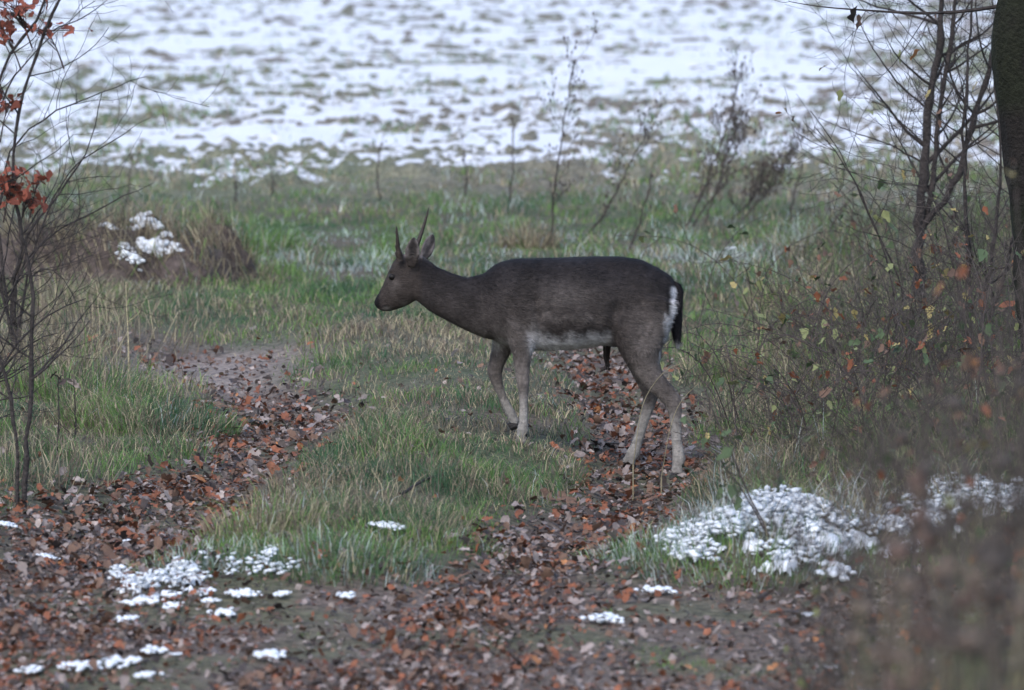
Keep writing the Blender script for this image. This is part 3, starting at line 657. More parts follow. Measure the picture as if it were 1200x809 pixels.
tag(link('earth_heap', mesh_np('earth_heap', np.stack([mx, my, MZ], -1).reshape(-1, 3) - hloc, np.stack([a_, a_ + 1, a_ + k_ + 1, a_ + k_], 1), hcol.reshape(-1, 3)), M_soilheap, loc=tuple(hloc)),
    'low dark earth heap with snow scraps at the edge of the snowy field', 'earth heap')
N = 3600; u = rng.random(N) * 2 * np.pi; q = np.sqrt(rng.random(N)) * .9
x = hx0 + 1.0 * q * np.cos(u); y = hy0 + .75 * q * np.sin(u)
dg_ = rng.normal(0, .5, (N, 3)) * [1, .6, 0] + [-.25, 0, 0]
V_, F_, c_ = blades(np.stack([x, y, heap_h(x, y) - .01], 1), .05 + .26 * rng.random(N) ** 2, .5 * np.full(N, .006), gcol(x, y, np.full(N, .92), np.full(N, .02), rng) * .9, dg_ * 1.5, rng, .9)
tag(link('dead_grass', mesh_np('dead_grass', V_ - hloc, F_, c_, False), M_grass, loc=tuple(hloc)), 'matted dead grass hanging over the earth heap', 'grass', kind='stuff')

# ------------------------------------------------------------------ snow patches
x, y, px, py = screen_points(42000, 60, 214, rng, -60, 1260)
q = snow_level(x, y) - clods(x, y) + .05 * (fbm(x / .45, y / .8, 61, 2) - .5)
k = rng.random(len(x)) < np.exp(-((q + .015) / .03) ** 2) * (.25 + .75 * sstep(90, 150, py)) * .6; x, y, q = x[k][:9000], y[k][:9000], q[k][:9000]; n = len(x)
zt = height(x, y) + np.maximum(clods(x, y), snow_level(x, y)); V0 = np.array([(1, 0, 0), (0, 1, 0), (-1, 0, 0), (0, -1, 0), (0, 0, 1.)]); F0 = np.array([[0, 1, 4], [1, 2, 4], [2, 3, 4], [3, 0, 4]])
rr = (.02 + .06 * rng.random(n) ** 2) * y / 60
P = V0[None] * np.stack([rr * (.8 + rng.random(n)), rr * 1.5, rr * .55], 1)[:, None] * (.7 + .6 * rng.random((n, 5, 1))) + np.stack([x, y, zt - .004], 1)[:, None]
tag(link('snow_crumbs', mesh_np('snow_crumbs', P.reshape(-1, 3), (F0[None] + (np.arange(n) * 5)[:, None, None]).reshape(-1, 3)), M_snow), 'small crumbs of thawing snow on the clods of the near field', 'snow', kind='stuff')
def dusting(c, w, dpt, N, hmax, label, thr, freq, seed, rmax=.022):
    r = np.random.default_rng(seed); x = c[0] + w * (r.random(N * 6) - .5); y = c[1] + dpt * (r.random(N * 6) - .5)
    f = 1 - (((x - c[0]) * 2 / w) ** 2 + ((y - c[1]) * 2 / dpt) ** 2) + 2.6 * (fbm(x * freq, y * freq * .8, seed, 3) - .5) - thr
    k = np.nonzero(f > r.random(N * 6) * .5)[0][:N]; x, y = x[k], y[k]; n = len(k)
    z = height(x, y) + hmax * (.25 + .75 * fbm(x * 6, y * 6, seed + 1)) * (.5 + .6 * r.random(n))
    V0, F0 = ellip(np.zeros(3), np.array([1, 1, 1.]), 4); rr = rmax * (.25 + .75 * r.random(n) ** 2)
    S3 = np.stack([rr * (.7 + 1.1 * r.random(n)), rr * (.7 + 1.1 * r.random(n)), rr * (.5 + .4 * r.random(n))], 1)
    P = V0[None] * S3[:, None] * (.85 + .3 * r.random((n, len(V0), 1))); P[..., 2] += (P[..., 0] * r.normal(0, .12, (n, 1)))
    P = P + np.stack([x, y, z], 1)[:, None]; loc = np.array([c[0], c[1], gz(c[0], c[1])])
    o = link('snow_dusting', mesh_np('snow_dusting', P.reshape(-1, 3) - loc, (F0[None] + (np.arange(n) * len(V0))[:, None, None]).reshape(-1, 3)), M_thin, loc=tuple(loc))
    return tag(o, label, 'snow', kind='stuff')
def scrap(c, w, dpt, N, label, group, zf, seed, rmul=.16, flat=.35, cap=.06):
    r = np.random.default_rng(seed); a_ = r.random(N) * 6.28; q = np.sqrt(r.random(N)); wob = .6 + .8 * vnoise(a_ * 1.3, a_ * 0 + seed, 3)
    x = c[0] + .5 * w * q * wob * np.cos(a_); y = c[1] + .5 * dpt * q * wob * np.sin(a_); rr = w * rmul * (.45 + .8 * r.random(N)) * (1.15 - .6 * q); x[0], y[0] = c[0], c[1]; rr[0] = w * 1.7 * rmul; rr[1:] *= 1.15
    z = zf(x, y) + .006; V0, F0 = ellip(np.zeros(3), np.array([1, 1, 1.]), 8)
    ra = rr * dpt / w * .8; P = V0[None] * np.stack([rr, np.maximum(ra, rr * .6), np.minimum(rr * flat, w * cap)], 1)[:, None] * (.8 + .4 * r.random((N, len(V0), 1))) + np.stack([x, y, z], 1)[:, None]
    loc = np.array([c[0], c[1], float(zf(np.array([c[0]]), np.array([c[1]]))[0])])
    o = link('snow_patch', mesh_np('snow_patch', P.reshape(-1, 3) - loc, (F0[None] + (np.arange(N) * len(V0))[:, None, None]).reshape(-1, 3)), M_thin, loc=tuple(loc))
    return tag(o, label, 'snow', group)
def patch(c, w, dpt, thick, label, group=None, zf=None, lift=.012, seed=0, thr=.0, freq=9, n_=None, name='snow_patch', amp=1.3):
    n_ = n_ or 16; g_ = np.linspace(-1, 1, n_); A, B = np.meshgrid(g_, g_)
    x = c[0] + A * w / 2; y = c[1] + B * dpt / 2
    f_ = 1 - (A ** 2 + B ** 2) * 1.05 + amp * (fbm(x * freq + seed, y * freq * .8, 120 + seed, 4) - .5) - thr
    z0 = (zf or height)(x, y)
    z_ = z0 + (lift + thick * np.clip(f_, 0, 1) * (.7 + .7 * vnoise(x * 40, y * 40, seed)) + .5 * thick * (vnoise(x * 60, y * 60, 7 + seed) - .5)) * sstep(-.12, .30, f_) - .012 * (1 - sstep(-.12, .05, f_))
    q_ = f_ > -.12; a_ = (np.arange(n_ - 1)[:, None] * n_ + np.arange(n_ - 1)[None]).ravel()
    F = np.stack([a_, a_ + 1, a_ + n_ + 1, a_ + n_], 1); F = F[q_.ravel()[F].all(1)]
    us = np.unique(F); mp_ = -np.ones(n_ * n_, int); mp_[us] = np.arange(len(us))
    V = np.stack([x, y, z_], -1).reshape(-1, 3)[us]; F = mp_[F]
    loc = np.array([c[0], c[1], float((zf or height)(np.array([c[0]]), np.array([c[1]]))[0])])
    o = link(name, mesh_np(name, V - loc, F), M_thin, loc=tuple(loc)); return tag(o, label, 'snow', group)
LOW = 'small melting snow patch in the cluster at lower left'
PL = [(7,625,24,'snow patch touching the left edge beside the left wheel track'),(56,664,20,'small lone snow patch left of the frosty tussock'),(150,645,16,'tiny snow scrap at the end of the left leaf track'),
 (165,711,36,LOW),(195,704,28,LOW),(203,717,22,LOW),(246,710,20,LOW),(240,700,24,LOW),(285,703,34,LOW),(262,724,28,LOW),(332,702,20,LOW),(148,733,28,LOW),
 (405,705,26,'lone snow patch among leaves below the large green tussock'),(180,769,32,LOW),(205,774,14,LOW),(34,792,30,'snow patch in the lower left corner'),(90,787,32,LOW),(131,784,34,LOW),(156,781,26,LOW),(169,799,30,LOW),
 (319,774,36,'bright snow patch alone near the bottom, right of the lower left cluster'),(452,627,32,'snow patch on bright green grass between the two tracks'),
 (708,731,38,'oval snow patch lying on leaves below the right wheel track'),(770,698,34,'snow patch at the left foot of the snowy mound'),(944,727,20,'small snow patch on bare ground below the snowy mound'),
 (973,789,16,'small snow scrap left of the pair by the blurred weeds'),(1001,797,15,'small snow scrap at the foot of the blurred weeds'),(977,682,46,'thin snow strip along the foot of the snowy mound'),(858,297,12,'snow speck in grass right of the deer\'s rump')]
for i, (a_, b_, w_, lb) in enumerate(PL):
    c_ = hit(a_, b_); mpp = c_[1] / FPX
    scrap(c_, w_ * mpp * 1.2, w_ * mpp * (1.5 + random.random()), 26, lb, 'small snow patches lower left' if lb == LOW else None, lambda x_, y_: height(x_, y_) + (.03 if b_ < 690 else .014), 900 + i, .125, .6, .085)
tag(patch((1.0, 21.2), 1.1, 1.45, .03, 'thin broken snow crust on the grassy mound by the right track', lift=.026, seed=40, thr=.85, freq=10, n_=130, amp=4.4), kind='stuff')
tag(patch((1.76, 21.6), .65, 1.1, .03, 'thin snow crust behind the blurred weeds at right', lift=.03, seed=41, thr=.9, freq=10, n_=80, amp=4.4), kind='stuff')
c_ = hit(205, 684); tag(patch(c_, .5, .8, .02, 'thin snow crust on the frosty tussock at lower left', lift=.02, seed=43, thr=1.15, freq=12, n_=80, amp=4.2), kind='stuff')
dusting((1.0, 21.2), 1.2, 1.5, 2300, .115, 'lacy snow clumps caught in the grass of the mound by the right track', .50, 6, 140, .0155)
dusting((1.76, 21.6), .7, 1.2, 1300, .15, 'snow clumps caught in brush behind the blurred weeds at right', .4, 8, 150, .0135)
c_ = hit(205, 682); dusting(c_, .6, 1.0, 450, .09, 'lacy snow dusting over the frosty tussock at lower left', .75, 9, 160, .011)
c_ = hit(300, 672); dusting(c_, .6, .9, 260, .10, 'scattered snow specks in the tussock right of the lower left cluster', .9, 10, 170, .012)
for i, (a_, b_, w_, lb) in enumerate([(167, 262, .17, 'long snow scrap high on the earth heap'), (173, 244, .10, 'snow scrap on the crest of the earth heap'), (180, 290, .21, 'largest snow scrap on the front of the earth heap'), (155, 302, .13, 'lowest snow scrap on the left front of the earth heap'), (192, 276, .08, 'small snow scrap right of centre on the earth heap'), (128, 267, .10, 'snow scrap at the left end of the earth heap'), (205, 292, .07, 'rightmost tiny snow scrap on the earth heap')]):
    d = ray(a_, b_); ts = np.arange(34, 40, .01); P = np.array([0, 0, CAM_H]) + d[None] * (ts / d[1])[:, None]
    b2 = np.nonzero(P[:, 2] < heap_h(P[:, 0], P[:, 1]))[0]; c_ = P[b2[0]] if len(b2) else P[200]
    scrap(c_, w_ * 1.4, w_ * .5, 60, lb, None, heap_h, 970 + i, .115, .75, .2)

# ------------------------------------------------------------------ woody plants
BARK, BARKR, TWIG, MOSS = (.044, .038, .037), (.060, .044, .040), (.075, .062, .058), (.035, .045, .020)
def smooth_path(P, n):
    P = np.asarray(P, float); t = np.concatenate([[0], np.cumsum(np.linalg.norm(np.diff(P, axis=0), axis=1))]); t /= t[-1]
    T = np.linspace(0, 1, n); L = np.stack([np.interp(T, t, P[:, q]) for q in range(3)], 1)
    for _ in range(3): L[1:-1] = .25 * L[:-2] + .5 * L[1:-1] + .25 * L[2:]
    return L
def wander(p, d, L, n, jit, up, r):
    P = [np.array(p, float)]; d = np.array(d, float); d /= np.linalg.norm(d)
    for _ in range(n):
        d = d + r.normal(0, jit, 3) + np.array([0, 0, up]); d /= np.linalg.norm(d); P.append(P[-1] + d * L / n)
    return np.array(P)
def twigs(mb, P, R, n, L, r, lvl, col, up=.05, nodes=None, spread=.9, kk=3):
    for _ in range(n):
        i = r.integers(max(1, int(len(P) * .15)), len(P)); t = P[min(i, len(P) - 1)] - P[i - 1]; t = t / (np.linalg.norm(t) + 1e-9)
        s_ = r.normal(0, 1, 3); s_ -= t * (s_ @ t); s_ /= np.linalg.norm(s_)
        d = t * (1 - spread * .45) + s_ * spread
        ll = L * (.5 + .8 * r.random()); Q = wander(P[i], d, ll, 6, .13, up, r)
        r0 = max(.0012, R[min(i, len(R) - 1)] * .55); RR = np.linspace(r0, .0011, len(Q))
        mb.tube(Q, RR, kk, col)
        if nodes is not None: nodes += [Q[-1], Q[-3], Q[3]]
        if lvl > 0: twigs(mb, Q, RR, max(2, n // 2), L * .55, r, lvl - 1, col, up, nodes, spread)
def add_leaf(parent, base, p, sz, kind, r, colr=None, hang=.6):
    v = int(r.integers(0, 3)) * 2; o = link('leaf', leaf_mesh(kind, v, colr), parent=parent)
    Rm = rotm(np.array(r.random() * 6.28), np.array(r.normal(-hang, .5)), np.array(r.normal(0, .7)))
    M4 = Matrix([list(Rm[q] * sz) + [0] for q in range(3)] + [[0, 0, 0, 1]]); M4.translation = Vector(p - base); o.matrix_local = M4
def shrub(name, label, cat, base, stems, col=BARK, nbr=7, brL=.5, lvl=1, ntw=5, seed=0, leaves=(), group=None, up=.05, sides=6, spread=.9, extra=()):
    """stems: list of (points, r0, r1); extra: main branches given point by point; leaves: (count, kind, size, colour)"""
    r = np.random.default_rng(seed); base = np.array(base, float); t = thing(name, label, cat, base, group); nodes = []
    def br(Q, RR):
        mb = MB(); mb.tube(Q, RR, 4, col); twigs(mb, Q, RR, ntw, brL * .5, r, lvl - 1, col, up, nodes, spread) if lvl > 0 else None
        mb.build('branch', M_bark, t, base); nodes.extend([Q[-1], Q[len(Q) // 2], Q[-2]])
    for (pts, r0, r1) in stems:
        L = np.linalg.norm(np.diff(np.array(pts), axis=0), axis=1).sum(); n_ = max(10, int(L / .08)); P = smooth_path(pts, n_)
        P[1:] += r.normal(0, .25 * r0 + .0015, P[1:].shape); R = np.linspace(r0, r1, n_) * (1 + .12 * r.normal(0, 1, n_))
        mb = MB(); mb.tube(P, R, sides, col); mb.build('stem', M_bark, t, base)
        for _ in range(nbr):
            i = r.integers(int(n_ * .18), n_ - 1); tg = P[i] - P[i - 1]; tg /= np.linalg.norm(tg) + 1e-9
            s_ = r.normal(0, 1, 3) * [1, .8, .4]; s_ -= tg * (s_ @ tg); s_ /= np.linalg.norm(s_)
            Q = wander(P[i], tg * .55 + s_ * spread, brL * (.5 + .8 * r.random()), 9, .10, up, r); br(Q, np.linspace(max(.0016, R[i] * .5), .0012, len(Q)))
    for pts, r0 in extra:
        Q = smooth_path(pts, 14); Q[1:] += r.normal(0, .004, Q[1:].shape); br(Q, np.linspace(r0, .0014, 14))
    for (cnt, kind, sz, colr) in leaves:
        for _ in range(cnt):
            if nodes: add_leaf(t, base, nodes[r.integers(0, len(nodes))] + r.normal(0, .012, 3), sz * (.7 + .6 * r.random()), kind, r, colr)
    return t, r
A = lambda Yd, *pp: [at(a_, b_, Yd + (c_[0] if c_ else 0)) for a_, b_, *c_ in pp]
# oak sapling on the left, still holding red leaves
b0 = hit(27, 596); Yb = b0[1]
oak, orr = shrub('oak_sapling', 'thin oak sapling with red-brown leaves at the left edge', 'sapling', b0,
    [([b0 - [0, 0, .05]] + A(Yb, (33, 500), (39, 420), (41, 351), (28, 285), (10, 200), (24, 112), (48, 50), (69, 0), (92, -70)), .0115, .005),
     ([b0 - [0.02, 0, .05]] + A(Yb, (20, 500), (-8, 380), (-22, 250), (-4, 85), (28, 42), (62, -8), (90, -60)), .009, .005)], BARK, 12, .4, 1, 4, 11)
ROAK = (.21, .062, .040)
for (cx, cy, sx, sy, cnt) in [(18, 12, 22, 14, 46), (55, 36, 24, 7, 16), (5, 38, 10, 10, 16), (10, 122, 13, 12, 16), (14, 216, 14, 16, 46), (32, 232, 15, 9, 26), (45, 211, 8, 6, 8)]:
    tgt = at(cx, cy, Yb); src = at(cx - 10 if cy > 60 else cx + 20, cy + 45, Yb)
    mb = MB(); Q = smooth_path([src, (src + tgt) / 2 + [0, 0, .02], tgt], 8); mb.tube(Q, np.linspace(.004, .0015, 8), 4, BARKR)
    pts = [at(orr.normal(cx, sx * .75), orr.normal(cy, sy * .75), Yb + orr.normal(0, .07)) for _ in range(cnt)]
    for p in pts: mb.tube([Q[orr.integers(3, 8)], (tgt + p) / 2, p], [.0018, .0014, .001], 3, BARKR)
    mb.build('branch', M_bark, oak, b0)
    for p in pts: add_leaf(oak, b0, p, .030 + .026 * orr.random(), 'redoak%d' % orr.integers(0, 3), orr, np.array(ROAK) * (.7 + .3 * orr.integers(0, 3)))
# bare arching shrub behind it
b1 = hit(18, 420); Y1 = b1[1]
shrub('bare_shrub', 'leafless shrub with long arching twigs at the left edge below the red leaves', 'shrub', b1,
    [([b1] + A(Y1, (16, 330), (22, 285), (93, 197), (112, 150), (119, 108)), .012, .002), ([b1] + A(Y1, (-5, 300), (7, 171), (67, 126), (125, 108), (172, 88)), .010, .0015),
     ([b1] + A(Y1, (30, 330), (60, 230), (89, 186), (130, 170), (176, 136)), .010, .0015), ([b1] + A(Y1, (12, 340), (37, 289), (93, 256), (145, 230), (180, 214)), .010, .0015),
     ([b1] + A(Y1, (5, 330), (-10, 200), (-2, 110), (40, 60), (112, 0)), .010, .002), ([b1] + A(Y1, (25, 350), (45, 300), (85, 330), (98, 378)), .008, .0015)], BARK, 7, .5, 1, 4, 12)
b1b = hit(-30, 520)
shrub('bare_shrub', 'tangle of dark leafless twigs low at the left edge in front of the heap', 'shrub', b1b,
    [([b1b] + A(b1b[1], (-10, 400), (20, 320), (60, 270)), .010, .002), ([b1b] + A(b1b[1], (-20, 420), (5, 300), (25, 210)), .010, .002), ([b1b] + A(b1b[1], (0, 430), (40, 370), (100, 350)), .009, .002), ([b1b] + A(b1b[1], (-10, 440), (30, 400), (70, 390)), .009, .002)], BARK, 9, .45, 1, 4, 13)
# dead bramble thicket left of the heap
b2 = hit(45, 335)
tk, _ = shrub('dead_bramble', 'dead brown bramble thicket left of the earth heap', 'bramble', b2,
    [([b2 + [dx, dy, 0]] + [b2 + [dx + ex * .4, dy, hh], b2 + [dx + ex, dy + .1, hh * .6]], .005, .002) for dx, dy, ex, hh in [(-.5 + 1.0 * random.random(), .5 * random.random(), random.uniform(-.6, .6), random.uniform(.3, .6)) for _ in range(16)]], TWIG, 4, .3, 1, 4, 14)
# seedlings by the left track
for (a_, b_, tx_, ty_, lb) in [(66, 545, 68, 440, 'dark dead seedling stem left of the left tussock'), (88, 520, 86, 445, 'withered seedling with curled pale leaf beside the left tussock'), (150, 470, 147, 330, 'tall pale dry grass stalk above the left tussock'), (118, 420, 112, 330, 'thin leaning straw stalk left of the left tussock')]:
    bb = hit(a_, b_); pale_ = 'pale' in lb and 'stalk' in lb or 'straw' in lb
    t, r0_ = shrub('dry_stalk' if pale_ else 'seedling', lb, 'stalk' if pale_ else 'seedling', bb, [([bb] + A(bb[1], ((a_ + tx_) / 2 + 2, (b_ + ty_) / 2), (tx_, ty_)), .0045, .002)], tuple(STRAW * 1.1) if pale_ else BARK, 3, .12, 0, 0, int(a_))
    if not pale_:
        for q in range(4): add_leaf(t, bb, at(tx_ + q * 3 - 4, ty_ + 3 * q, bb[1]), .05, 'pale' if 'pale' in lb else 'dark', r0_)
# mossy trunk on the right
bt_ = np.array([at(1240, 560, 26)[0], 26.0, 0]); bt_[2] = gz(bt_[0], bt_[1])
tree = thing('mossy_tree', 'dark leaning tree trunk cut off by the right edge', 'tree', bt_)
P = smooth_path([bt_ - [0, 0, .1]] + A(26, (1236, 420), (1224, 330), (1216, 225), (1201, 110), (1191, 48), (1203, -15), (1222, -140), (1250, -420), (1230, -900), (1280, -1500)), 90)
tt = np.linspace(0, 1, 90); R = .150 * (1 - .72 * tt) * (1 + .25 * np.exp(-tt * 40)) * (1 + .05 * np.sin(tt * 90))
mb = MB(); mb.tube(P, R, 22, BARK); V = mb.v[0]; nrm = V - np.repeat(P, 22, 0)
dsp = 1 + .22 * (fbm(np.arctan2(nrm[:, 1], nrm[:, 0]) * 3, V[:, 2] * 3.5, 131) - .5) + .12 * (vnoise(np.arctan2(nrm[:, 1], nrm[:, 0]) * 9, V[:, 2] * 9, 133) - .5)
mb.v[0] = np.repeat(P, 22, 0) + nrm * dsp[:, None]
ms_ = sstep(.45, .62, fbm(V[:, 0] * 6 + V[:, 1] * 4, V[:, 2] * 5, 135))[:, None]
mb.c[0] = np.array([.014, .012, .011]) * (1 - ms_) + np.array([.013, .015, .009]) * ms_
mb.build('trunk', M_bark, tree, bt_)
rt_ = np.random.default_rng(5)
bp = A(26, (1196, 2), (1150, 12), (1080, 17), (1040, 14), (1000, 11), (960, 9), (925, 2))
mb = MB(); Q = smooth_path(bp, 16); mb.tube(Q, np.linspace(.011, .0016, 16), 5, BARK); twigs(mb, Q, np.linspace(.008, .001, 16), 9, .35, rt_, 0, BARK, -.02); mb.build('branch', M_bark, tree, bt_)
for (a_, b_, kd, sz) in [(1002, 18, 'dark', .11), (1006, 26, 'brown', .07), (1072, 64, 'orange', .06)]: add_leaf(tree, bt_, at(a_, b_, 26), sz, kd, rt_, None, 1.4)
crown = MB()
for i in range(16):
    q = rt_.integers(48, 89); d = rt_.normal(0, 1, 3) * [1, 1, .3] + [0, 0, .6]
    Q = wander(P[q], d, 1.2 + 1.6 * rt_.random(), 12, .12, .04, rt_); RR = np.linspace(R[q] * .4, .004, 13); crown.tube(Q, RR, 5, BARK); twigs(crown, Q, RR, 9, .7, rt_, 1, BARK)
crown.build('crown', M_bark, tree, bt_)
# young trees on the right
b3 = hit(1078, 392); Y3 = b3[1]
YEL, OLV = (.33, .27, .11), (.19, .21, .09)
shrub('young_hazel', 'forked young tree with dark bare twigs and few yellow leaves left of the trunk', 'young tree', b3,
    [([b3] + A(Y3, (1077, 300), (1080, 200), (1087, 140), (1098, 60), (1108, -20), (1112, -120)), .034, .014), (A(Y3, (1082, 268), (1092, 235), (1099, 150), (1112, 60), (1122, -20), (1124, -100)), .018, .008),
     (A(Y3, (1084, 262), (1118, 225), (1135, 165), (1152, 95), (1168, 50), (1190, -60)), .022, .012)], BARK, 13, .7, 2, 4, 21,
    [(8, 'yellow', .06, YEL), (6, 'olive', .06, OLV), (5, 'brown', .06, None)], None, .06, 7, .9,
    [(A(Y3, (1080, 190), (1060, 178), (1020, 160), (985, 152), (957, 137)), .006), (A(Y3, (1083, 125), (1060, 105), (1035, 75), (1012, 40), (1000, 5)), .007), (A(Y3, (1085, 170), (1060, 150), (1015, 100), (985, 60)), .005)])
b4 = hit(1055, 440); Y4 = b4[1]
shrub('thin_sapling', 'slender whip-like sapling leaning left in front of the forked young tree', 'sapling', b4,
    [([b4] + A(Y4, (1042, 300), (1008, 228), (975, 165), (953, 150)), .007, .002), ([b4] + A(Y4, (1060, 330), (1020, 260), (1000, 200), (950, 130)), .006, .002)], BARK, 5, .35, 1, 3, 22, [(4, 'olive', .06, OLV)])
b5 = hit(1140, 430); Y5 = b5[1]
shrub('thin_sapling', 'bushy twiggy sapling between the forked young tree and the trunk', 'sapling', b5,
    [([b5] + A(Y5, (1135, 300), (1128, 150), (1140, 0), (1145, -80)), .012, .005), ([b5] + A(Y5, (1160, 320), (1175, 200), (1165, 90), (1180, -30)), .011, .004), ([b5] + A(Y5, (1120, 330), (1105, 250), (1060, 180), (1040, 130)), .008, .002), ([b5] + A(Y5, (1180, 320), (1200, 200), (1230, 80)), .010, .004)],
    BARK, 14, .6, 2, 4, 23, [(6, 'yellow', .05, YEL), (8, 'brown', .05, None), (4, 'orange', .05, None)])
# brambles and undergrowth on the right
BR = [(880, 520, 'low bramble beside the deer\'s hind hooves', 7, .5), (930, 470, 'green-leaved bramble right of the deer\'s hind legs', 8, .6), (985, 560, 'bramble arching over the snowy mound', 8, .6), (1030, 480, 'bramble with yellow-green leaves in the right undergrowth', 9, .6),
      (1090, 560, 'dense brown bramble right of the snowy mound', 10, .7), (1130, 470, 'bramble with russet leaves under the trunk', 10, .7), (1180, 540, 'dark bramble at the right edge under the trunk', 10, .8), (1000, 380, 'sparse bramble below the leaning whip sapling', 7, .6), (1090, 400, 'bramble around the foot of the forked young tree', 9, .7), (1175, 400, 'twiggy bramble at the right edge behind the trunk', 9, .8), (870, 400, 'thin bramble just right of the deer\'s rump', 6, .5)]
for i, (a_, b_, lb, nc, hh) in enumerate(BR):
    bb = hit(a_, b_); r0_ = np.random.default_rng(200 + i); st = []
    for _ in range(int(nc * .7)):
        an = r0_.random() * 6.28; ex = (.3 + .5 * r0_.random()) * np.array([math.cos(an), .6 * math.sin(an), 0]); o_ = r0_.normal(0, .14, 3) * [1, 1, 0]; h_ = hh * (.6 + .7 * r0_.random())
        st.append(([bb + o_, bb + o_ + ex * .3 + [0, 0, h_ * .7], bb + o_ + ex * .75 + [0, 0, h_], bb + o_ + ex * 1.25 + [0, 0, h_ * r0_.uniform(.6, 1.15)]], .0036, .0014))
    yl = [(16, 'yellow', .07, YEL), (8, 'olive', .07, OLV)] if 'yellow' in lb else ([(12, 'russet', .07, None), (8, 'orange', .06, None)] if 'russet' in lb else [(12, 'bramble', .055, (.07, .105, .05)), (5, 'olive', .05, OLV), (4, 'brown', .06, None)])
    shrub('bramble', lb, 'bramble', bb, st, TWIG, 4, .28, 1, 3, 300 + i, yl)
x, y, px, py = screen_points(60000, 280, 640, rng, 820, 1340)
kk_ = rng.random(len(x)) < sstep(840, 1010, px + .12 * (py - 300)) * (.3 + .9 * fbm(x * 1.5, y, 151)) * (1 - .8 * gauss(px, py, 870, 630, 150, 60)); x, y, px, py = x[kk_], y[kk_], px[kk_], py[kk_]; m = len(x)
hh = (.12 + .32 * fbm(x * 1.2, y * .8, 153)) * (.4 + .9 * rng.random(m)) * (.5 + .5 * sstep(850, 1050, px))
ucol = np.where(rng.random((m, 1)) < .55, np.array([.085, .070, .064]), np.where(rng.random((m, 1)) < .35, STRAW * .7, GREEN * .7)) * (.6 + .7 * rng.random((m, 1)))
V1, F1, c1 = blades(np.stack([x, y, height(x, y) - .01], 1), hh, .5 * np.maximum(.003, .9 * y / FPX), ucol, np.full(m, .8), rng)
q = rng.choice(m, 2600); vv = rng.integers(0, 6, 2600); sz = .02 + .03 * rng.random(2600)
Rm = rotm(rng.random(2600) * 6.28, rng.normal(0, .7, 2600), rng.normal(0, .7, 2600))
P = np.einsum('nij,nvj->nvi', Rm * sz[:, None, None], np.stack([LG[v_][0] for v_ in vv])) + np.stack([x[q], y[q], height(x[q], y[q]) + hh[q] * (.2 + .8 * rng.random(2600))], 1)[:, None]
lc = np.array([(.12, .085, .065), (.09, .12, .065), (.19, .09, .06), (.15, .16, .08), (.10, .08, .07)])[rng.integers(0, 5, 2600)]
nv = P.shape[1]; F2 = (LG[0][1][None] + (np.arange(2600) * nv)[:, None, None]).reshape(-1, 3) + len(V1)
tag(link('undergrowth', mesh_np('undergrowth', np.concatenate([V1, P.reshape(-1, 3)]), np.concatenate([F1, F2]), np.concatenate([c1, np.repeat(lc, nv, 0)]), False), M_grass), 'dull brown tangle of weeds and small leaves under the young trees', 'undergrowth', kind='stuff')
# bramble sprig in front of the hind legs
bb = hit(905, 640); r0_ = np.random.default_rng(9)
sp_, _ = shrub('bramble_sprig', 'long green-leaved bramble shoot reaching in front of the deer\'s hind legs', 'bramble', bb, [([bb] + A(bb[1], (870, 560), (835, 480), (812, 420), (800, 365)), .004, .0015), ([bb] + A(bb[1], (880, 590), (845, 540), (815, 510), (790, 495)), .0035, .0015)], TWIG, 5, .2, 1, 2, 77, [(16, 'bramble', .055, (.07, .105, .05))])
# pale bent stalks by the deer's hind legs
for i, (pp, lb) in enumerate([([(742, 545), (752, 470), (772, 440), (790, 424), (808, 425)], 'pale bent grass stalk crossing the deer\'s hind legs'), ([(775, 560), (785, 500), (796, 470), (818, 450)], 'short pale stalk right of the deer\'s near hind leg')]):
    mb = MB(); Q = smooth_path(A(23.9, *pp), 14); mb.tube(Q, np.linspace(.0022, .0014, 14), 4, STRAW * .8); b_ = Q[0].copy(); b_[2] = gz(b_[0], b_[1]); mb.tube([b_, Q[0]], [.003, .0035], 4, STRAW)
    o = mb.build('dry_stalk', M_grass, None, b_); o.location = b_; tag(o, lb, 'stalk')
# dead weeds along the field edge
WEED = [([(645, 287), (650, 225), (660, 150), (667, 100), (672, 70)], 'tallest thin dead weed stalk behind the deer\'s back', 10), ([(685, 282), (715, 240), (740, 190), (757, 155)], 'dead weed stalk leaning right behind the deer\'s back', 9), ([(735, 300), (750, 260), (764, 205)], 'short dead weed stalk behind the deer\'s haunch', 7),
    ([(803, 268), (830, 210), (855, 140), (872, 75)], 'tall dead weed leaning right above the deer\'s rump', 14), ([(812, 266), (842, 220), (868, 163)], 'branched dead weed beside the tall leaning weed', 14), ([(826, 262), (845, 205), (858, 150)], 'dead weed stalk close behind the tall leaning weed', 10),
    ([(870, 258), (900, 225), (926, 182)], 'bushy dead weed leaning right at the field edge', 16), ([(858, 258), (880, 235), (895, 212)], 'low dark twiggy weed at the field edge', 16), ([(924, 262), (932, 220), (940, 194)], 'single thin weed stalk right of the bushy dead weed', 3),
    ([(149, 238), (152, 210), (155, 185)], 'dark-headed weed stalk above the earth heap', 2), ([(276, 236), (277, 220), (276, 207)], 'short dark weed stalk right of the earth heap', 2), ([(318, 232), (320, 212), (318, 198)], 'short weed stalk at the field edge right of the heap', 3), ([(445, 240), (442, 200), (447, 168)], 'thin pale weed at the field edge above the antlers', 4), ([(545, 232), (548, 205), (543, 180)], 'thin weed at the field edge above the deer\'s neck', 4), ([(965, 300), (975, 262), (990, 240)], 'thin dead weed in front of the field right of the deer', 5), ([(598, 240), (602, 190), (600, 140)], 'faint tall weed left of the tallest weed stalk', 4)]
WCOL = (.060, .050, .047)
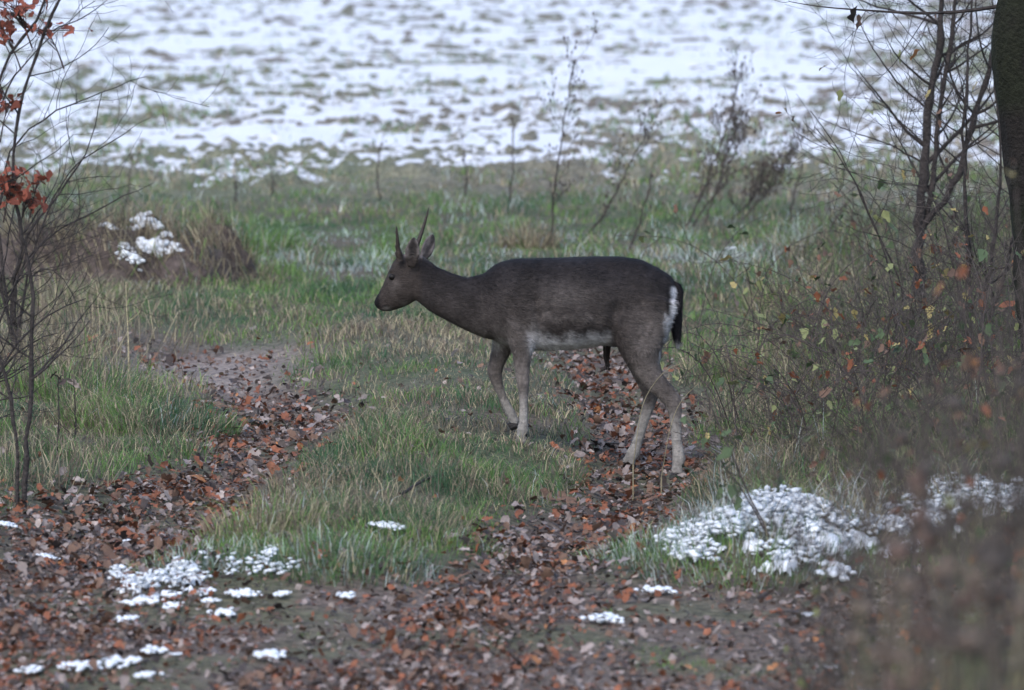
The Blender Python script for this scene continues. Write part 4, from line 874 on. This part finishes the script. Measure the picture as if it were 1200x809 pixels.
for i, (pp, lb, nb_) in enumerate(WEED):
    bb = hit(*pp[0]); r0_ = np.random.default_rng(500 + i); t = thing('dead_weed', lb, 'weed', bb)
    Q = smooth_path([bb] + A(bb[1], *pp[1:]), 16); Q[1:] += r0_.normal(0, .006, Q[1:].shape); RR = np.linspace(.0085, .004, 16)
    mb = MB(); mb.tube(Q, RR, 5, WCOL); mb.build('stem', M_bark, t, bb)
    mb = MB(); ends = []; twigs(mb, Q, RR * .5, nb_ + 4, .24, r0_, 1 if nb_ >= 9 else 0, WCOL, .12, ends, .5)
    tag(mb.build('twigs', M_bark, t, bb), kind='stuff')
    mb = MB()
    for e in [Q[-1]] * 2 + [ends[q] for q in range(0, len(ends), 3)] + list(Q[9::2]):
        V, F = ellip(e + r0_.normal(0, .008, 3), np.array([.005, .005, .011]) * (.7 + .7 * r0_.random()), 6); mb.add(V, F, (.085, .068, .06))
    tag(mb.build('seed_heads', M_bark, t, bb), kind='stuff')
# blurred plants close to the camera at the right
def dock(a_, topy, Yd, label, colr, seed, width=.05):
    r = np.random.default_rng(seed); top = at(a_, topy, Yd); bx, by = top[0] + r.normal(0, .05), Yd; b_ = np.array([bx, by, gz(bx, by)])
    t = thing('dock_plant', label, 'weed', b_); Q = smooth_path([b_, (b_ + top) / 2 + [r.normal(0, .02), 0, 0], top], 24)
    mb = MB(); mb.tube(Q, np.linspace(.006, .0025, 24), 5, np.array(colr) * .8); mb.build('stem', M_bark, t, b_)
    sd_ = MB()
    for q in range(9, 24):
        cq_ = r.normal(0, width, 3)
        for _ in range(12):
            c_ = Q[q] + cq_ + r.normal(0, .45 * width * (.5 if q > 19 else 1), 3) * [1, 1, .6]; s_ = .004 + .005 * r.random(); V, F = ellip(c_, np.array([s_, s_, s_ * 1.3]), 4); sd_.add(V, F, np.array(colr) * (.6 + .8 * r.random()))
    tag(sd_.build('seed_plume', M_leaf, t, b_), kind='stuff'); return t
RUST, BRN, DRK = (.12, .080, .066), (.15, .115, .092), (.085, .070, .062)
dock(1075, 545, 9.0, 'blurred rust-brown seed plume close to the camera at right', RUST, 1, .030)
dock(1045, 610, 9.4, 'blurred brown seed plume left of the rust-brown one', BRN, 2, .028)
dock(1118, 590, 8.6, 'blurred dark brown plume right of the rust-brown one', DRK, 3, .034)
dock(1180, 570, 8.2, 'blurred dark plume at the right edge', DRK, 4, .034)
dock(1010, 700, 9.8, 'lowest blurred brown plume left of the others near the bottom', BRN, 5, .022)
dock(1150, 660, 8.0, 'blurred brown plume between the dark plumes at right', BRN, 6, .034)
dock(1085, 480, 10.5, 'tallest faint blurred plume above the rust-brown one', DRK, 7, .026)
dock(1205, 500, 9.4, 'faint blurred plume cut by the right edge', DRK, 8, .03)
def near_grass(a_, topy, Yd, N, label, straw_, seed):
    r = np.random.default_rng(seed); top = at(a_, topy, Yd); g0 = gz(top[0], Yd); ht = top[2] - g0
    q = r.normal(0, .045, (N, 2)); root = np.stack([top[0] + q[:, 0], Yd + q[:, 1], np.full(N, g0 - .02)], 1)
    V, F, c = blades(root, ht * (.75 + .3 * r.random(N)), np.full(N, .0030), gcol(root[:, 0], root[:, 1], np.full(N, straw_), np.zeros(N), r) * .62, np.full(N, .13), r)
    loc = np.array([top[0], Yd, g0]); tag(link('tall_grass', mesh_np('tall_grass', V - loc, F, c, False), M_grass, loc=tuple(loc)), label, 'grass')
near_grass(1150, 600, 9.2, 90, 'blurred pale straw clump close to the camera at right', .95, 1)
near_grass(1100, 690, 8.8, 70, 'blurred brown grass clump at the bottom right', .85, 2)
near_grass(1040, 745, 9.0, 60, 'blurred olive grass clump at the bottom, left of the brown clump', .5, 3)
near_grass(1185, 690, 8.4, 80, 'blurred green grass clump in the bottom right corner', .35, 4)
near_grass(1065, 600, 9.6, 60, 'blurred thin straw stems rising through the rust-brown plume', .9, 5)
near_grass(1125, 570, 10.2, 60, 'tall blurred straw stems between the plumes', .9, 6)
near_grass(1195, 560, 9.9, 60, 'tall blurred dry stems at the right edge', .8, 7)
near_grass(1000, 770, 10.0, 40, 'short blurred grass at the bottom left of the plumes', .7, 8)
b6 = np.array([at(1215, 700, 13.5)[0], 13.5, 0]); b6[2] = gz(b6[0], b6[1])
shrub('near_sapling', 'blurred sapling with orange and yellow leaves at the right edge close to the camera', 'sapling', b6,
    [([b6] + A(13.5, (1205, 520), (1180, 380), (1165, 260), (1150, 190)), .006, .002), ([b6] + A(13.5, (1215, 500), (1195, 330), (1190, 220)), .006, .002), ([b6] + A(13.5, (1195, 560), (1150, 430), (1118, 330)), .005, .002)], TWIG, 6, .25, 1, 2, 31,
    [(16, 'orange', .036, (.30, .13, .06)), (12, 'yellow', .036, YEL), (10, 'brown', .036, None), (10, 'russet', .036, None)])
for i, (a_, ty_, Yd, lb) in enumerate([(935, 500, 16.0, 'faint blurred brush nearest the deer\'s hind legs'), (985, 450, 15.0, 'blurred thin brush left of the blurred plumes'), (1030, 430, 14.5, 'blurred olive brush above the rust-brown plume'), (1080, 400, 14.0, 'blurred dense brush in front of the forked young tree'), (1120, 370, 13.5, 'tall blurred brush left of the orange-leaved sapling'), (1165, 350, 13.0, 'tall blurred brush beside the orange-leaved sapling'), (1210, 340, 14.5, 'tallest blurred brush at the right edge'), (1140, 470, 12.0, 'low blurred brush behind the plumes at right'), (1190, 480, 12.4, 'low blurred brush at the right edge')]):
    r0_ = np.random.default_rng(700 + i); tp = at(a_, ty_, Yd); bb = np.array([tp[0] + .05, Yd, gz(tp[0] + .05, Yd)]); hh = tp[2] - bb[2]; st = []
    for _ in range(10):
        o_ = r0_.normal(0, .07, 3) * [1, 1, 0]; e_ = r0_.normal(0, .10, 3) * [1, 1, 0]; h_ = hh * (.7 + .35 * r0_.random())
        st.append(([bb + o_, bb + o_ + e_ * .5 + [0, 0, h_ * .5], bb + o_ + e_ * 1.4 + [0, 0, h_]], .0028, .0010))
    shrub('dry_brush', lb, 'brush', bb, st, (.095, .080, .072), 7, .24, 1, 4, 800 + i, [(12, 'bramble', .026, (.07, .105, .05)), (10, 'olive', .024, OLV), (14, 'brown', .028, None), (10, 'russet', .030, None)])
for i, (a_, b_, hh, lb) in enumerate([(885, 560, .45, 'low brown brush just behind the snowy mound'), (940, 540, .55, 'brown brush with rust leaves behind the snowy mound'), (990, 520, .6, 'dense brush below the yellow-leaved bramble'), (1040, 560, .65, 'dark brush right of the snowy mound'), (1085, 520, .75, 'dense dark brush below the forked young tree'), (1130, 510, .8, 'dark brush with rust leaves left of the trunk foot'), (1170, 520, .9, 'dark tall brush hiding the trunk foot'), (1205, 500, 1.0, 'dark tall brush at the right edge'), (920, 420, .5, 'thin grey brush right of the deer\'s rump'), (975, 440, .55, 'grey brush between the rump and the forked young tree'), (1060, 450, .7, 'grey twiggy brush at the foot of the forked young tree'), (1150, 450, .9, 'dense grey brush in front of the trunk')]):
    r0_ = np.random.default_rng(1700 + i); bb = hit(a_, b_); st = []
    for _ in range(9):
        o_ = r0_.normal(0, .13, 3) * [1, 1, 0]; e_ = r0_.normal(0, .16, 3) * [1, 1, 0]; h_ = hh * (.55 + .55 * r0_.random())
        st.append(([bb + o_, bb + o_ + e_ * .4 + [0, 0, h_ * .5], bb + o_ + e_ * 1.5 + [0, 0, h_]], .0032, .0012))
    rl = 'rust' in lb
    shrub('dry_brush', lb, 'brush', bb, st, (.062, .053, .050) if 'dark' in lb else (.090, .077, .070), 6, .24, 1, 3, 1800 + i, [(8, 'bramble', .04, (.07, .105, .05)), (7, 'olive', .035, OLV), (16 if rl else 8, 'russet', .042, None), (10, 'brown', .04, None), (3, 'yellow', .04, YEL)])
# lying sticks
for i, (p0_, p1_, lb) in enumerate([((680, 531), (735, 529), 'thin pale stick on leaves left of the hind hooves'), ((470, 590), (540, 560), 'dark thin twig lying in the grass strip between the tracks')]):
    a_, b_ = hit(*p0_), hit(*p1_); Q = smooth_path([a_, (a_ + b_) / 2 + [0, .03, .01], b_], 10); Q[:, 2] = height(Q[:, 0], Q[:, 1]) + .035; mb = MB(); mb.tube(Q, np.linspace(.008, .004, 10), 6, (.16, .13, .11) if i == 0 else BARK)
    o = mb.build('stick', M_bark, None, a_); o.location = a_; tag(o, lb, 'stick')
